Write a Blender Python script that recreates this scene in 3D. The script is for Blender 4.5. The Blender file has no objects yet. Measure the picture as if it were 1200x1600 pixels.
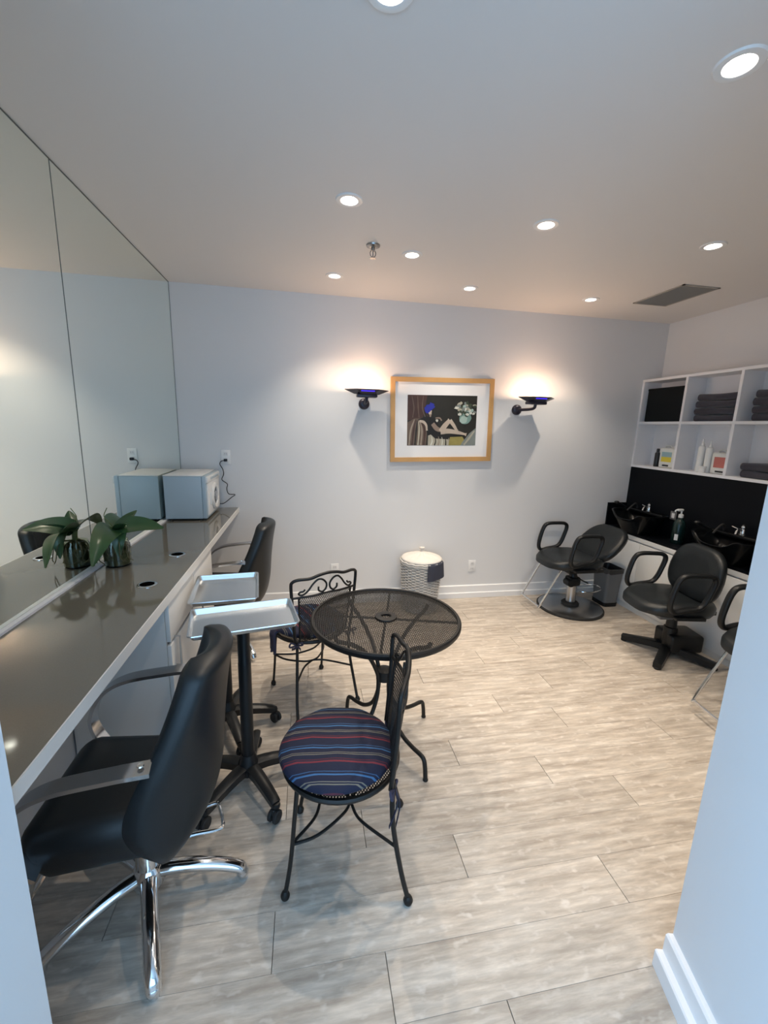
import bpy, bmesh, math, random
from mathutils import Vector, Matrix, Euler
random.seed(7)
PI = math.pi
scene = bpy.context.scene
COL = scene.collection

# ------------------------------------------------------------------ camera
def make_camera():
    pitch, yaw, roll, fpx = -.2003, .1852, .0293, 658.6
    F = Vector((math.sin(yaw)*math.cos(pitch), math.cos(yaw)*math.cos(pitch), math.sin(pitch)))
    rt = Vector((math.cos(yaw), -math.sin(yaw), 0)); up = rt.cross(F)
    R = rt*math.cos(roll) + up*math.sin(roll); U = up*math.cos(roll) - rt*math.sin(roll)
    cd = bpy.data.cameras.new('camera'); co = bpy.data.objects.new('camera', cd); COL.objects.link(co)
    cd.sensor_fit = 'VERTICAL'; cd.sensor_height = 36.0; cd.lens = fpx/1600*36; cd.clip_start = .02
    m = Matrix.Identity(4)
    for i in range(3):
        m[i][0] = R[i]; m[i][1] = U[i]; m[i][2] = -F[i]
    m.translation = Vector((.9935, 0, 1.5953)); co.matrix_world = m
    scene.camera = co
make_camera()

# ------------------------------------------------------------------ world, daylight, exposure
w = bpy.data.worlds.new('daylight_sky'); scene.world = w; w.use_nodes = True
w.node_tree.nodes['Background'].inputs[0].default_value = (.62, .78, 1, 1)
w.node_tree.nodes['Background'].inputs[1].default_value = 1.0
ld = bpy.data.lights.new('shopfront_daylight', 'AREA'); ld.shape = 'RECTANGLE'; ld.size = 3.6; ld.size_y = 2.0
ld.energy = 60; ld.color = (.36, .64, 1.0)
lo = bpy.data.objects.new('shopfront_daylight', ld); COL.objects.link(lo)
lo.location = (.65, -1.22, 1.35); lo.rotation_euler = (PI/2, 0, 0)      # just inside the shop window, pointing +y
l2 = bpy.data.lights.new('added_side_fill', 'AREA'); l2.shape = 'RECTANGLE'; l2.size = 1.0; l2.size_y = 2.0
l2.energy = 128; l2.color = (.34, .63, 1.0)
lo2 = bpy.data.objects.new('added_side_fill', l2); COL.objects.link(lo2)
lo2.location = (-1.57, -.62, 1.35); lo2.rotation_euler = (PI/2, 0, -PI/2)   # added blue fill for the right pier, beside a made-up window, pointing +x
SPOT_W = 27.0
SPOT_COL = (1.0, .86, .70)
SCONCE_W = 8.5
vs = scene.view_settings
vs.view_transform = 'Standard'; vs.look = 'None'; vs.gamma = 1; vs.use_curve_mapping = False; vs.exposure = 0.0

# ------------------------------------------------------------------ materials
MATS = {}
def mat(name, color=(.5,.5,.5), rough=.5, metal=0.0, emit=None, estr=0, coat=0, spec=.5, bump=None, var=None, trans=0, sheen=0):
    m = bpy.data.materials.new(name); m.use_nodes = True; MATS[name] = m
    nt = m.node_tree; b = nt.nodes['Principled BSDF']
    b.inputs['Base Color'].default_value = (*color, 1)
    b.inputs['Roughness'].default_value = rough; b.inputs['Metallic'].default_value = metal
    b.inputs['Specular IOR Level'].default_value = spec
    b.inputs['Coat Weight'].default_value = coat
    b.inputs['Transmission Weight'].default_value = trans
    b.inputs['Sheen Weight'].default_value = sheen
    if emit: b.inputs['Emission Color'].default_value = (*emit, 1); b.inputs['Emission Strength'].default_value = estr
    if bump or var:
        tc = nt.nodes.new('ShaderNodeTexCoord')
    if bump:
        sc, st = bump
        n = nt.nodes.new('ShaderNodeTexNoise'); n.inputs['Scale'].default_value = sc; n.inputs['Detail'].default_value = 3
        nt.links.new(tc.outputs['Object'], n.inputs['Vector'])
        bp = nt.nodes.new('ShaderNodeBump'); bp.inputs['Strength'].default_value = st; bp.inputs['Distance'].default_value = .002
        nt.links.new(n.outputs['Fac'], bp.inputs['Height']); nt.links.new(bp.outputs['Normal'], b.inputs['Normal'])
    if var:
        sc, amt = var
        n = nt.nodes.new('ShaderNodeTexNoise'); n.inputs['Scale'].default_value = sc; n.inputs['Detail'].default_value = 4
        nt.links.new(tc.outputs['Object'], n.inputs['Vector'])
        mx = nt.nodes.new('ShaderNodeMix'); mx.data_type = 'RGBA'
        mx.inputs[6].default_value = (*[max(0, c*(1-amt)) for c in color], 1)
        mx.inputs[7].default_value = (*[min(1, c*(1+amt)) for c in color], 1)
        nt.links.new(n.outputs['Fac'], mx.inputs[0]); nt.links.new(mx.outputs[2], b.inputs['Base Color'])
    return m
mat('wall_paint', (.71,.712,.715), .75, bump=(180,.06), var=(1.2,.012))
mat('ceiling_paint', (.72,.705,.69), .62, bump=(120,.05), var=(1.0,.015))
mat('trim_paint', (.82,.82,.82), .4)
mat('cabinet_white', (.80,.80,.78), .38)
mat('shelf_white', (.80,.80,.82), .5)
mat('black_laminate', (.003,.004,.006), .45, spec=.12)
mat('black_vinyl', (.009,.012,.014), .40, spec=.4, bump=(260,.12), var=(6,.25))
mat('black_plastic', (.008,.009,.010), .38, spec=.35)
mat('black_gloss', (.004,.005,.006), .25, spec=.2)
mat('black_rubber', (.015,.015,.015), .7)
mat('wrought_iron', (.011,.010,.009), .45, spec=.35, bump=(300,.15))
mat('chrome', (.78,.79,.80), .10, 1.0)
mat('brushed_steel', (.50,.51,.52), .28, 1.0, bump=(200,.08))
mat('aluminium_arm', (.62,.63,.65), .16, 1.0)
mat('aluminium_tray', (.74,.76,.77), .26, 1.0, bump=(60,.05), var=(7,.06))
mat('mirror_glass', (.93,.98,.92), .006, 1.0)
mat('dark_edge', (.10,.12,.11), .5)
mat('counter_top', (.145,.134,.110), .07, coat=.25, var=(260,.10))
mat('counter_edge', (.72,.71,.68), .4)
mat('hole_shade_black', (.002,.002,.002), 1.0, spec=0)
mat('dryer_white', (.78,.78,.76), .35)
mat('dryer_grey', (.42,.50,.55), .4)
mat('dryer_glass', (.05,.055,.06), .12)
mat('outlet_plate', (.80,.80,.79), .4)
mat('plate_trim', (.70,.70,.70), .45)
mat('leaf_green', (.035,.085,.030), .30, var=(9,.45))
mat('stem_green', (.12,.16,.06), .5)
mat('root_brown', (.075,.070,.028), .7, var=(40,.6))
mat('jar_glass', (.80,.86,.72), .03, trans=1.0, spec=.3)
mat('frame_wood', (.56,.32,.12), .42, var=(5,.18), bump=(90,.1))
mat('mat_board', (.80,.81,.82), .8)
mat('sconce_dark', (.030,.028,.045), .35, .3)
mat('sconce_blue', (.03,.02,.55), .2, emit=(.05,.02,.9), estr=1.2)
mat('sconce_bulb', (1,.8,.6), .4, emit=(1,.72,.45), estr=5)
mat('wicker', (.54,.525,.50), .7, var=(30,.18))
mat('hamper_cloth', (.70,.66,.61), .9, bump=(60,.4), var=(12,.12))
mat('navy_cloth', (.035,.040,.062), .85, var=(14,.2))
mat('grey_plastic', (.13,.135,.14), .38)
mat('bin_liner', (.03,.03,.032), .35)
mat('towel_charcoal', (.036,.033,.047), .95, bump=(420,.6), var=(30,.25), sheen=.3)
mat('storage_black', (.006,.008,.009), .8, spec=.2, bump=(200,.2))
mat('bottle_white', (.80,.80,.78), .4)
mat('jug_plastic', (.74,.74,.70), .45)
mat('label_yellow', (.72,.58,.06), .6)
mat('label_blue', (.30,.45,.50), .6)
mat('label_red', (.52,.16,.13), .6)
mat('label_white', (.75,.76,.76), .6)
mat('bottle_green', (.006,.020,.019), .25)
mat('bottle_black', (.02,.02,.022), .3)
mat('lamp_trim', (.78,.78,.77), .4)
mat('lamp_inner', (.60,.60,.60), .3, .6)
mat('lamp_bulb', (1,1,1), .4, emit=(1,.95,.86), estr=26)
mat('vent_metal', (.36,.34,.31), .6)
mat('sprinkler_metal', (.35,.34,.33), .3, 1.0)
mat('floor_base', (.16,.135,.11), .9)
mat('tie_ribbon', (.030,.030,.060), .8)

def floor_material():
    m = bpy.data.materials.new('plank_laminate'); m.use_nodes = True; MATS['plank'] = m
    nt = m.node_tree; N = nt.nodes.new; L = nt.links.new; b = nt.nodes['Principled BSDF']
    geo = N('ShaderNodeNewGeometry'); oi = N('ShaderNodeObjectInfo')
    off = N('ShaderNodeVectorMath'); off.operation = 'SCALE'; off.inputs[0].default_value = (7.3, 3.1, 0)
    L(oi.outputs['Random'], off.inputs['Scale'])
    add = N('ShaderNodeVectorMath'); add.operation = 'ADD'; L(geo.outputs['Position'], add.inputs[0]); L(off.outputs[0], add.inputs[1])
    def noise(sx, sy, det, rough, seed=0):
        mp = N('ShaderNodeMapping'); mp.inputs['Scale'].default_value = (sx, sy, 1); mp.inputs['Location'].default_value = (seed, seed*2, 0)
        L(add.outputs[0], mp.inputs['Vector'])
        n = N('ShaderNodeTexNoise'); n.inputs['Scale'].default_value = 1; n.inputs['Detail'].default_value = det; n.inputs['Roughness'].default_value = rough
        L(mp.outputs[0], n.inputs['Vector']); return n.outputs['Fac']
    a = noise(3.2, 26, 5, .62); c = noise(9, 55, 4, .6, 4); d = noise(1.3, 5, 2, .5, 9); e = noise(20, 34, 2, .5, 13)
    r1 = N('ShaderNodeValToRGB'); L(a, r1.inputs[0])
    r1.color_ramp.elements[0].position = .30; r1.color_ramp.elements[0].color = (.290,.240,.190,1)
    r1.color_ramp.elements[1].position = .70; r1.color_ramp.elements[1].color = (.520,.470,.405,1)
    el = r1.color_ramp.elements.new(.50); el.color = (.405,.352,.292,1)
    r2 = N('ShaderNodeValToRGB'); L(c, r2.inputs[0])
    r2.color_ramp.elements[0].position = .42; r2.color_ramp.elements[0].color = (.80,.79,.78,1)
    r2.color_ramp.elements[1].position = .66; r2.color_ramp.elements[1].color = (1.12,1.10,1.07,1)
    m1 = N('ShaderNodeMix'); m1.data_type = 'RGBA'; m1.blend_type = 'MULTIPLY'; m1.inputs[0].default_value = .75
    L(r1.outputs[0], m1.inputs[6]); L(r2.outputs[0], m1.inputs[7])
    # pale scuffed patches
    r3 = N('ShaderNodeValToRGB'); L(e, r3.inputs[0])
    r3.color_ramp.elements[0].position = .58; r3.color_ramp.elements[0].color = (0,0,0,1)
    r3.color_ramp.elements[1].position = .74; r3.color_ramp.elements[1].color = (.55,.55,.55,1)
    m2 = N('ShaderNodeMix'); m2.data_type = 'RGBA'; m2.inputs[7].default_value = (.56,.51,.45,1)
    L(r3.outputs[0], m2.inputs[0]); L(m1.outputs[2], m2.inputs[6])
    # plank to plank tone
    hs = N('ShaderNodeHueSaturation'); hs.inputs['Saturation'].default_value = .88; L(m2.outputs[2], hs.inputs['Color'])
    mr = N('ShaderNodeMapRange'); mr.inputs['To Min'].default_value = .92; mr.inputs['To Max'].default_value = 1.08
    L(oi.outputs['Random'], mr.inputs['Value'])
    md = N('ShaderNodeMath'); md.operation = 'MULTIPLY'; L(mr.outputs[0], md.inputs[0])
    mr2 = N('ShaderNodeMapRange'); mr2.inputs['To Min'].default_value = 1.10; mr2.inputs['To Max'].default_value = 1.38; L(d, mr2.inputs['Value'])
    L(mr2.outputs[0], md.inputs[1]); L(md.outputs[0], hs.inputs['Value'])
    L(hs.outputs[0], b.inputs['Base Color'])
    b.inputs['Roughness'].default_value = .42
    bp = N('ShaderNodeBump'); bp.inputs['Strength'].default_value = .12; bp.inputs['Distance'].default_value = .001
    L(c, bp.inputs['Height']); L(bp.outputs[0], b.inputs['Normal'])
floor_material()

def stripe_material():
    m = bpy.data.materials.new('striped_canvas'); m.use_nodes = True; MATS['stripes'] = m
    nt = m.node_tree; N = nt.nodes.new; L = nt.links.new; b = nt.nodes['Principled BSDF']
    tc = N('ShaderNodeTexCoord'); sp = N('ShaderNodeSeparateXYZ'); L(tc.outputs['Object'], sp.inputs[0])
    d = N('ShaderNodeMath'); d.operation = 'DIVIDE'; d.inputs[1].default_value = .108; L(sp.outputs['Y'], d.inputs[0])
    ad = N('ShaderNodeMath'); ad.operation = 'ADD'; ad.inputs[1].default_value = 10.12; L(d.outputs[0], ad.inputs[0])
    f = N('ShaderNodeMath'); f.operation = 'FRACT'; L(ad.outputs[0], f.inputs[0])
    r = N('ShaderNodeValToRGB'); L(f.outputs[0], r.inputs[0]); cr = r.color_ramp; cr.interpolation = 'CONSTANT'
    navy = (.008,.011,.034,1); red = (.17,.022,.034,1); blue = (.032,.10,.22,1); tan = (.17,.155,.12,1); purp = (.018,.012,.032,1)
    cr.elements[0].position = 0; cr.elements[0].color = navy
    cr.elements[1].position = .10; cr.elements[1].color = red
    for p, c in [(.16,purp),(.20,(.07,.014,.028,1)),(.235,navy),(.40,tan),(.43,navy),(.47,tan),(.495,navy),(.66,(.04,.13,.28,1)),(.71,navy),(.77,blue),(.795,navy)]:
        e = cr.elements.new(p); e.color = c
    L(r.outputs[0], b.inputs['Base Color']); b.inputs['Roughness'].default_value = .85
    n = N('ShaderNodeTexNoise'); n.inputs['Scale'].default_value = 350; L(tc.outputs['Object'], n.inputs['Vector'])
    bp = N('ShaderNodeBump'); bp.inputs['Strength'].default_value = .3; bp.inputs['Distance'].default_value = .001
    L(n.outputs['Fac'], bp.inputs['Height']); L(bp.outputs[0], b.inputs['Normal'])
stripe_material()

# ------------------------------------------------------------------ mesh helpers
def V(*a): return Vector(a)
def catmull(pts, k=6, closed=False):
    P = [Vector(p) for p in pts]; n = len(P); out = []
    rng = range(n) if closed else range(n-1)
    for i in rng:
        p0 = P[i-1] if (closed or i > 0) else P[0]*2-P[1]
        p1 = P[i]; p2 = P[(i+1) % n]
        p3 = P[(i+2) % n] if (closed or i+2 < n) else P[-1]*2-P[-2]
        for j in range(k):
            t = j/k
            out.append(.5*((2*p1)+(p2-p0)*t+(2*p0-5*p1+4*p2-p3)*t*t+(3*p1-p0-3*p2+p3)*t**3))
    if not closed: out.append(P[-1])
    return out
class MB:
    def __init__(s): s.v = []; s.f = []; s.m = []
    def add(s, vs, fs, mi=0):
        o = len(s.v); s.v += [tuple(x) for x in vs]
        for q in fs: s.f.append(tuple(i+o for i in q)); s.m.append(mi)
        return s
    def box(s, c, d, mi=0, rot=None):
        x, y, z = d[0]/2, d[1]/2, d[2]/2
        vs = [V(a, b, e) for e in (-z, z) for b in (-y, y) for a in (-x, x)]
        if rot: R = Euler(rot).to_matrix(); vs = [R @ p for p in vs]
        c = Vector(c)
        return s.add([p+c for p in vs], [(0,2,3,1),(4,5,7,6),(0,1,5,4),(2,6,7,3),(0,4,6,2),(1,3,7,5)], mi)
    def bb(s, x0, x1, y0, y1, z0, z1, mi=0):
        return s.box(((x0+x1)/2, (y0+y1)/2, (z0+z1)/2), (abs(x1-x0), abs(y1-y0), abs(z1-z0)), mi)
    def rbox(s, c, d, r, seg=3, mi=0, rot=None):
        bm = bmesh.new(); bmesh.ops.create_cube(bm, size=1)
        for q in bm.verts: q.co = Vector((q.co.x*d[0], q.co.y*d[1], q.co.z*d[2]))
        bmesh.ops.bevel(bm, geom=list(bm.edges), offset=min(r, min(d)*.499), segments=seg, profile=.5, affect='EDGES')
        R = Euler(rot).to_matrix() if rot else Matrix.Identity(3); c = Vector(c)
        bm.verts.index_update()
        vs = [R @ q.co + c for q in bm.verts]; fs = [[q.index for q in f.verts] for f in bm.faces]; bm.free()
        return s.add(vs, fs, mi)
    def lathe(s, prof, n=32, c=(0,0,0), mi=0, sx=1, sy=1, caps=True):
        vs = []; fs = []; k = len(prof)
        for i in range(n):
            a = 2*PI*i/n
            for (r, z) in prof: vs.append((c[0]+r*math.cos(a)*sx, c[1]+r*math.sin(a)*sy, c[2]+z))
        for i in range(n):
            j = (i+1) % n
            for q in range(k-1): fs.append((i*k+q, j*k+q, j*k+q+1, i*k+q+1))
        if caps:
            if prof[0][0] > 1e-6: fs.append(tuple(i*k for i in reversed(range(n))))
            if prof[-1][0] > 1e-6: fs.append(tuple(i*k+k-1 for i in range(n)))
        return s.add(vs, fs, mi)
    def sweep(s, pts, prof, closed=False, caps=True, mi=0, up=None, scale=None):
        # prof: list of (a,b) in the (normal, binormal) frame; up fixes the binormal
        P = [Vector(p) for p in pts]; n = len(P); k = len(prof); vs = []; fs = []
        T = []
        for i in range(n):
            a = P[i-1] if (i > 0 or closed) else P[i]; b = P[(i+1) % n] if (i < n-1 or closed) else P[i]
            t = (b-a); T.append(t.normalized() if t.length > 1e-9 else Vector((0,0,1)))
        if up is None:
            ref = Vector((0,0,1)) if abs(T[0].z) < .9 else Vector((1,0,0))
            nrm = (ref - T[0]*ref.dot(T[0])).normalized()
        for i in range(n):
            if up is not None:
                u = Vector(up); bn = (u - T[i]*u.dot(T[i])).normalized(); nm = bn.cross(T[i]).normalized()
            else:
                nrm = (nrm - T[i]*nrm.dot(T[i])).normalized(); nm = nrm; bn = T[i].cross(nm)
            sc = scale[i] if scale else 1
            for a, b in prof: vs.append(P[i]+nm*a*sc+bn*b*sc)
        m = n if closed else n-1
        for i in range(m):
            j = (i+1) % n
            for q in range(k): fs.append((i*k+q, i*k+(q+1) % k, j*k+(q+1) % k, j*k+q))
        if caps and not closed:
            fs.append(tuple(reversed(range(k)))); fs.append(tuple((n-1)*k+q for q in range(k)))
        return s.add(vs, fs, mi)
    def tube(s, pts, r, n=8, closed=False, mi=0):
        rr = r if isinstance(r, (list, tuple)) else None
        base = 1 if rr else r
        prof = [(base*math.cos(2*PI*i/n), base*math.sin(2*PI*i/n)) for i in range(n)]
        return s.sweep(pts, prof, closed, True, mi, scale=rr)
    def cyl(s, p0, p1, r, n=20, mi=0): return s.tube([p0, p1], r, n, mi=mi)
    def ball(s, c, r, nu=12, nv=8, mi=0, sz=1):
        prof = [(r*math.sin(PI*i/nv), -r*sz*math.cos(PI*i/nv)) for i in range(nv+1)]
        prof[0] = (1e-5, prof[0][1]); prof[-1] = (1e-5, prof[-1][1])
        return s.lathe(prof, nu, c, mi)
    def shell(s, fn, nu, nv, th, mi=0):
        # fn(u,v)->(point, normal) with u,v in 0..1 : closed slab of thickness th(u,v)
        A = []; B = []
        for j in range(nv+1):
            for i in range(nu+1):
                p, nr = fn(i/nu, j/nv); t = th(i/nu, j/nv) if callable(th) else th
                A.append(p+nr*t/2); B.append(p-nr*t/2)
        w_ = nu+1; o = len(A); fs = []
        for j in range(nv):
            for i in range(nu):
                a = j*w_+i; fs.append((a, a+1, a+1+w_, a+w_)); fs.append((o+a, o+a+w_, o+a+1+w_, o+a+1))
        ring = [i for i in range(nu+1)]+[j*w_+nu for j in range(1, nv+1)]+[nv*w_+i for i in range(nu-1, -1, -1)]+[j*w_ for j in range(nv-1, 0, -1)]
        for q in range(len(ring)):
            a, b = ring[q], ring[(q+1) % len(ring)]; fs.append((b, a, o+a, o+b))
        return s.add(A+B, fs, mi)
    def xform(s, M, start=0):
        for i in range(start, len(s.v)): s.v[i] = tuple(M @ Vector(s.v[i]))
        return s
    def mesh(s, name, mats, smooth=True, ang=38):
        me = bpy.data.meshes.new(name); me.from_pydata(s.v, [], s.f)
        if not isinstance(mats, (list, tuple)): mats = [mats]
        for q in mats: me.materials.append(MATS[q])
        if len(mats) > 1: me.polygons.foreach_set('material_index', s.m)
        bm = bmesh.new(); bm.from_mesh(me); bmesh.ops.recalc_face_normals(bm, faces=bm.faces); bm.to_mesh(me); bm.free()
        if smooth:
            me.polygons.foreach_set('use_smooth', [True]*len(me.polygons)); me.set_sharp_from_angle(angle=math.radians(ang))
        me.update(); return me
    def build(s, name, mats, parent=None, smooth=True, ang=38, label=None):
        o = bpy.data.objects.new(name, s.mesh(name, mats, smooth, ang)); COL.objects.link(o)
        if parent: o.parent = parent
        if label: o['label'] = label
        return o
def tag(o, label, cat, group=None):
    o['label'] = label; o['category'] = cat
    if group: o['group'] = group
    return o
def thing(name, label, cat, loc=(0,0,0), rz=0, group=None):
    o = bpy.data.objects.new(name, None); COL.objects.link(o); o.empty_display_size = .1
    o.location = loc; o.rotation_euler = (0, 0, rz); return tag(o, label, cat, group)
def struct(o): o['kind'] = 'structure'; return o
def copy_tree(o, parent=None):
    c = o.copy(); COL.objects.link(c)
    if parent: c.parent = parent
    for ch in list(o.children): copy_tree(ch, c)
    return c

# ------------------------------------------------------------------ the setting
D, H, W = 3.6315, 2.6, 4.31           # back wall, ceiling, right wall
FX0, FX1, FY0 = -1.6, 4.6, -1.25       # the front shop area behind the camera
# floor
ROW, LEN = .167, 1.205
fl = struct(MB().bb(FX0-.1, FX1+.1, FY0-.1, D+.1, -.06, -.0102).build('floor', 'floor_base', smooth=False))
joint = {-1:1.545, 0:1.222, 1:.88, 2:1.56, 3:2.415, 4:2.105, 5:1.711, 6:2.402, 7:2.104}
pl_cache = {}
def plank(x0, x1, y0, y1):
    key = (round(x1-x0, 3), round(y1-y0, 3))
    if key not in pl_cache:
        g = .00025; L2, w2, c = key[0]/2-.0010, key[1]/2-g, .0008
        vs = [(sx*L2, sy*w2, -.010) for sx, sy in ((-1,-1),(1,-1),(1,1),(-1,1))]
        vs += [(sx*L2, sy*w2, -c) for sx, sy in ((-1,-1),(1,-1),(1,1),(-1,1))]
        vs += [(sx*(L2-c), sy*(w2-c*.5), 0) for sx, sy in ((-1,-1),(1,-1),(1,1),(-1,1))]
        fs = [(8,9,10,11)]
        for q in range(4):
            r_ = (q+1) % 4; fs += [(q, r_, 4+r_, 4+q), (4+q, 4+r_, 8+r_, 8+q)]
        pl_cache[key] = MB().add(vs, fs).mesh('plank', 'plank', smooth=False)
    o = bpy.data.objects.new('plank', pl_cache[key]); COL.objects.link(o); o.parent = fl
    o.location = ((x0+x1)/2, (y0+y1)/2, 0)
r_ = -9
while True:
    y0 = .818 + r_*ROW; y1 = min(y0+ROW, D)
    if y0 >= D-.01: break
    if y0 < .15:
        r_ += 1; continue
    j0 = joint.get(r_, random.uniform(0, LEN))
    xs = j0
    while xs > -.02: xs -= LEN
    while xs < W:
        a, b = max(xs, -.02), min(xs+LEN, W)
        if b-a > .02: plank(a, b, y0, y1)
        xs += LEN
    r_ += 1
# floor of the shop area behind the planked part (never in view): same boards as plain slab
struct(MB().bb(FX0, FX1, FY0, .818-4*ROW+.0005, -.0101, -.0004).build('floor', 'plank', smooth=False))

# walls
struct(MB().bb(-.12, W+.12, D, D+.12, 0, H).build('wall_back', 'wall_paint', smooth=False))
struct(MB().bb(-.12, -.008, .775, D, 0, H).build('wall_left', 'wall_paint', smooth=False))
struct(MB().bb(W, W+.12, .80, D, 0, H).build('wall_right', 'wall_paint', smooth=False))
# entrance piers: the splayed ends of the partition between shop front and salon
def pier(name, poly):
    n = len(poly); vs = [(x, y, 0) for x, y in poly]+[(x, y, H) for x, y in poly]
    fs = [tuple(range(n))[::-1], tuple(range(n, 2*n))]+[(i, (i+1) % n, n+(i+1) % n, n+i) for i in range(n)]
    return struct(MB().add(vs, fs).build(name, 'wall_paint', smooth=False))
pier('wall_front_left', [(.450,.775),(-.12,.775),(-.12,.10),(FX0,.10),(FX0,.0),(.24,.0),(.24,.10)])
PR = [(2.068,.812),(1.925,.30)]
pier('wall_front_right', [PR[0], PR[1], (FX1,.30), (FX1,.42), (W,.42), (W,.812)])
m = MB(); m.bb(FX0-.12, FX0, FY0, -1.12, 0, H); m.bb(FX0-.12, FX0, -.12, .10, 0, H); m.bb(FX0-.12, FX0, -1.12, -.12, 0, .35); m.bb(FX0-.12, FX0, -1.12, -.12, 2.35, H)
struct(m.build('wall_shop_left', 'wall_paint', smooth=False))
struct(MB().bb(FX0-.08, FX0-.07, -1.12, -.12, .35, 2.35).build('added_side_window', 'jar_glass', smooth=False))  # unseen pane, added to go with the pier fill light
struct(MB().bb(FX1, FX1+.12, FY0, .42, 0, H).build('wall_shop_right', 'wall_paint', smooth=False))
m = MB(); m.bb(FX0, -1.15, FY0-.12, FY0, 0, H); m.bb(2.45, FX1, FY0-.12, FY0, 0, H); m.bb(-1.15, 2.45, FY0-.12, FY0, 0, .35); m.bb(-1.15, 2.45, FY0-.12, FY0, 2.35, H)
struct(m.build('wall_front', 'wall_paint', smooth=False))
wn = struct(MB().bb(-1.15, 2.45, FY0-.08, FY0-.07, .35, 2.35).build('window_1', 'jar_glass', smooth=False))
m = MB()
for x in (-1.12, .65, 2.42): m.bb(x-.03, x+.03, FY0-.11, FY0-.04, .35, 2.35)
for z in (.38, 2.32): m.bb(-1.15, 2.45, FY0-.11, FY0-.04, z-.03, z+.03)
m.build('window_frame', 'trim_paint', wn, smooth=False)

# ceiling with real openings for the downlights
LIGHTS = [(x, y) for y in (1.19, 2.16, 3.175) for x in (1.195, 2.175, 3.16)] + [(1.622, 2.691)]
hh = .041
xs = sorted({FX0-.1, FX1+.1} | {round(l[0]+s*hh, 4) for l in LIGHTS for s in (-1, 1)})
ys = sorted({FY0-.1, D+.1} | {round(l[1]+s*hh, 4) for l in LIGHTS for s in (-1, 1)})
m = MB()
idx = {}
def cv(i, j):
    if (i, j) not in idx: idx[(i, j)] = len(m.v); m.v.append((xs[i], ys[j], H))
    return idx[(i, j)]
for i in range(len(xs)-1):
    for j in range(len(ys)-1):
        cx, cy = (xs[i]+xs[i+1])/2, (ys[j]+ys[j+1])/2
        if any(abs(cx-l[0]) < hh and abs(cy-l[1]) < hh for l in LIGHTS): continue
        m.f.append((cv(i,j), cv(i,j+1), cv(i+1,j+1), cv(i+1,j))); m.m.append(0)
ce = m.build('ceiling', 'ceiling_paint', smooth=False); struct(ce)
# slab above so that no daylight leaks in
MB().bb(FX0-.1, FX1+.1, FY0-.1, D+.1, H+.14, H+.2).build('slab', 'ceiling_paint', ce, smooth=False)

# baseboards: tall board with a stepped shoe moulding
def baseboard(name, p0, p1, inward, h=.122, t=.014, sh=.052, st=.028):
    p0, p1, n = Vector((*p0, 0)), Vector((*p1, 0)), Vector((*inward, 0)).normalized()
    prof = [(0,0),(st,0),(st,sh-.004),(st-.004,sh),(t,sh),(t,h-.006),(t-.006,h),(0,h)]
    vs = [p+n*a+Vector((0,0,b)) for p in (p0, p1) for a, b in prof]; k = len(prof)
    fs = [(i, (i+1) % k, k+(i+1) % k, k+i) for i in range(k)]+[tuple(range(k))[::-1], tuple(range(k, 2*k))]
    return struct(MB().add(vs, fs).build(name, 'trim_paint', smooth=False))
baseboard('baseboard_back', (.44, D), (3.88, D), (0, -1))
d_ = (Vector(PR[1])-Vector(PR[0])).normalized(); nn = Vector((d_.y, -d_.x))
if nn.x > 0: nn = -nn
baseboard('baseboard_front_right', PR[0], PR[1], (nn.x, nn.y), h=.125, t=.020, sh=.060, st=.042)

# ------------------------------------------------------------------ mirror wall and counter
SEAM = 2.124
for (a, b, lab) in ((.777, SEAM-.0015, 'frameless wall mirror panel above the counter, on the entrance side of the joint'),
                    (SEAM+.0015, D-.004, 'frameless wall mirror panel above the counter reaching the white back wall')):
    g = thing('wall_mirror', lab, 'mirror', (0, (a+b)/2, .905))
    L2 = (b-a)/2
    MB().bb(-.0065, 0, -L2, L2, 0, H-.905-.006).build('mirror_pane', 'mirror_glass', g, smooth=False)
    e = MB(); e.bb(-.007, .0012, -L2, L2, H-.905-.006, H-.905-.001)
    e.bb(-.007, .0012, L2 if b > 3 else L2-.0001, (L2+.0035) if b > 3 else L2+.0028, 0, H-.905-.001)
    e.build('edge_strip', 'dark_edge', g, smooth=False)
CW, CH = .4347, .8955
ct = thing('counter', 'long dark grey glossy counter with pale front edge under the mirror', 'counter', (0, 2.27, 0))
Y0, Y1 = .777-2.27, D-2.27
GR = [(.314, 1.871), (.316, 2.306)]
# solid top; grommet openings are imitated by black discs
gx = sorted({0, CW-.004} | {round(a[0]+s*.026, 4) for a in GR for s in (-1, 1)}); gy = sorted({Y0, Y1} | {round(a[1]-2.27+s*.026, 4) for a in GR for s in (-1, 1)})
m = MB(); m.bb(0, CW-.004, Y0, Y1, CH-.006, CH)
m.build('countertop', 'counter_top', ct, smooth=False)
m = MB(); m.bb(CW-.018, CW, Y0, Y1, CH-.040, CH-.0005); m.bb(0, CW-.018, Y0, Y1, CH-.040, CH-.0065)
m.build('front_edge', 'counter_edge', ct, smooth=False)
m = MB(); m.bb(.0005, .020, Y0, Y1, CH, CH+.009); m.build('mirror_ledge', 'shelf_white', ct, smooth=False)
for gx_, gy_ in GR:
    gq = MB().lathe([(.030,0),(.040,0),(.040,.003),(.037,.0045),(.030,.0045),(.030,0)], 28, (gx_, gy_-2.27, CH), caps=False).build('grommet', 'chrome', ct)
    MB().lathe([(.0305,0),(.0305,.0012)], 28, (gx_, gy_-2.27, CH)).build('hole_shade_disc', 'hole_shade_black', gq)  # flat disc, the darkness of the hole is put into its black colour
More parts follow.
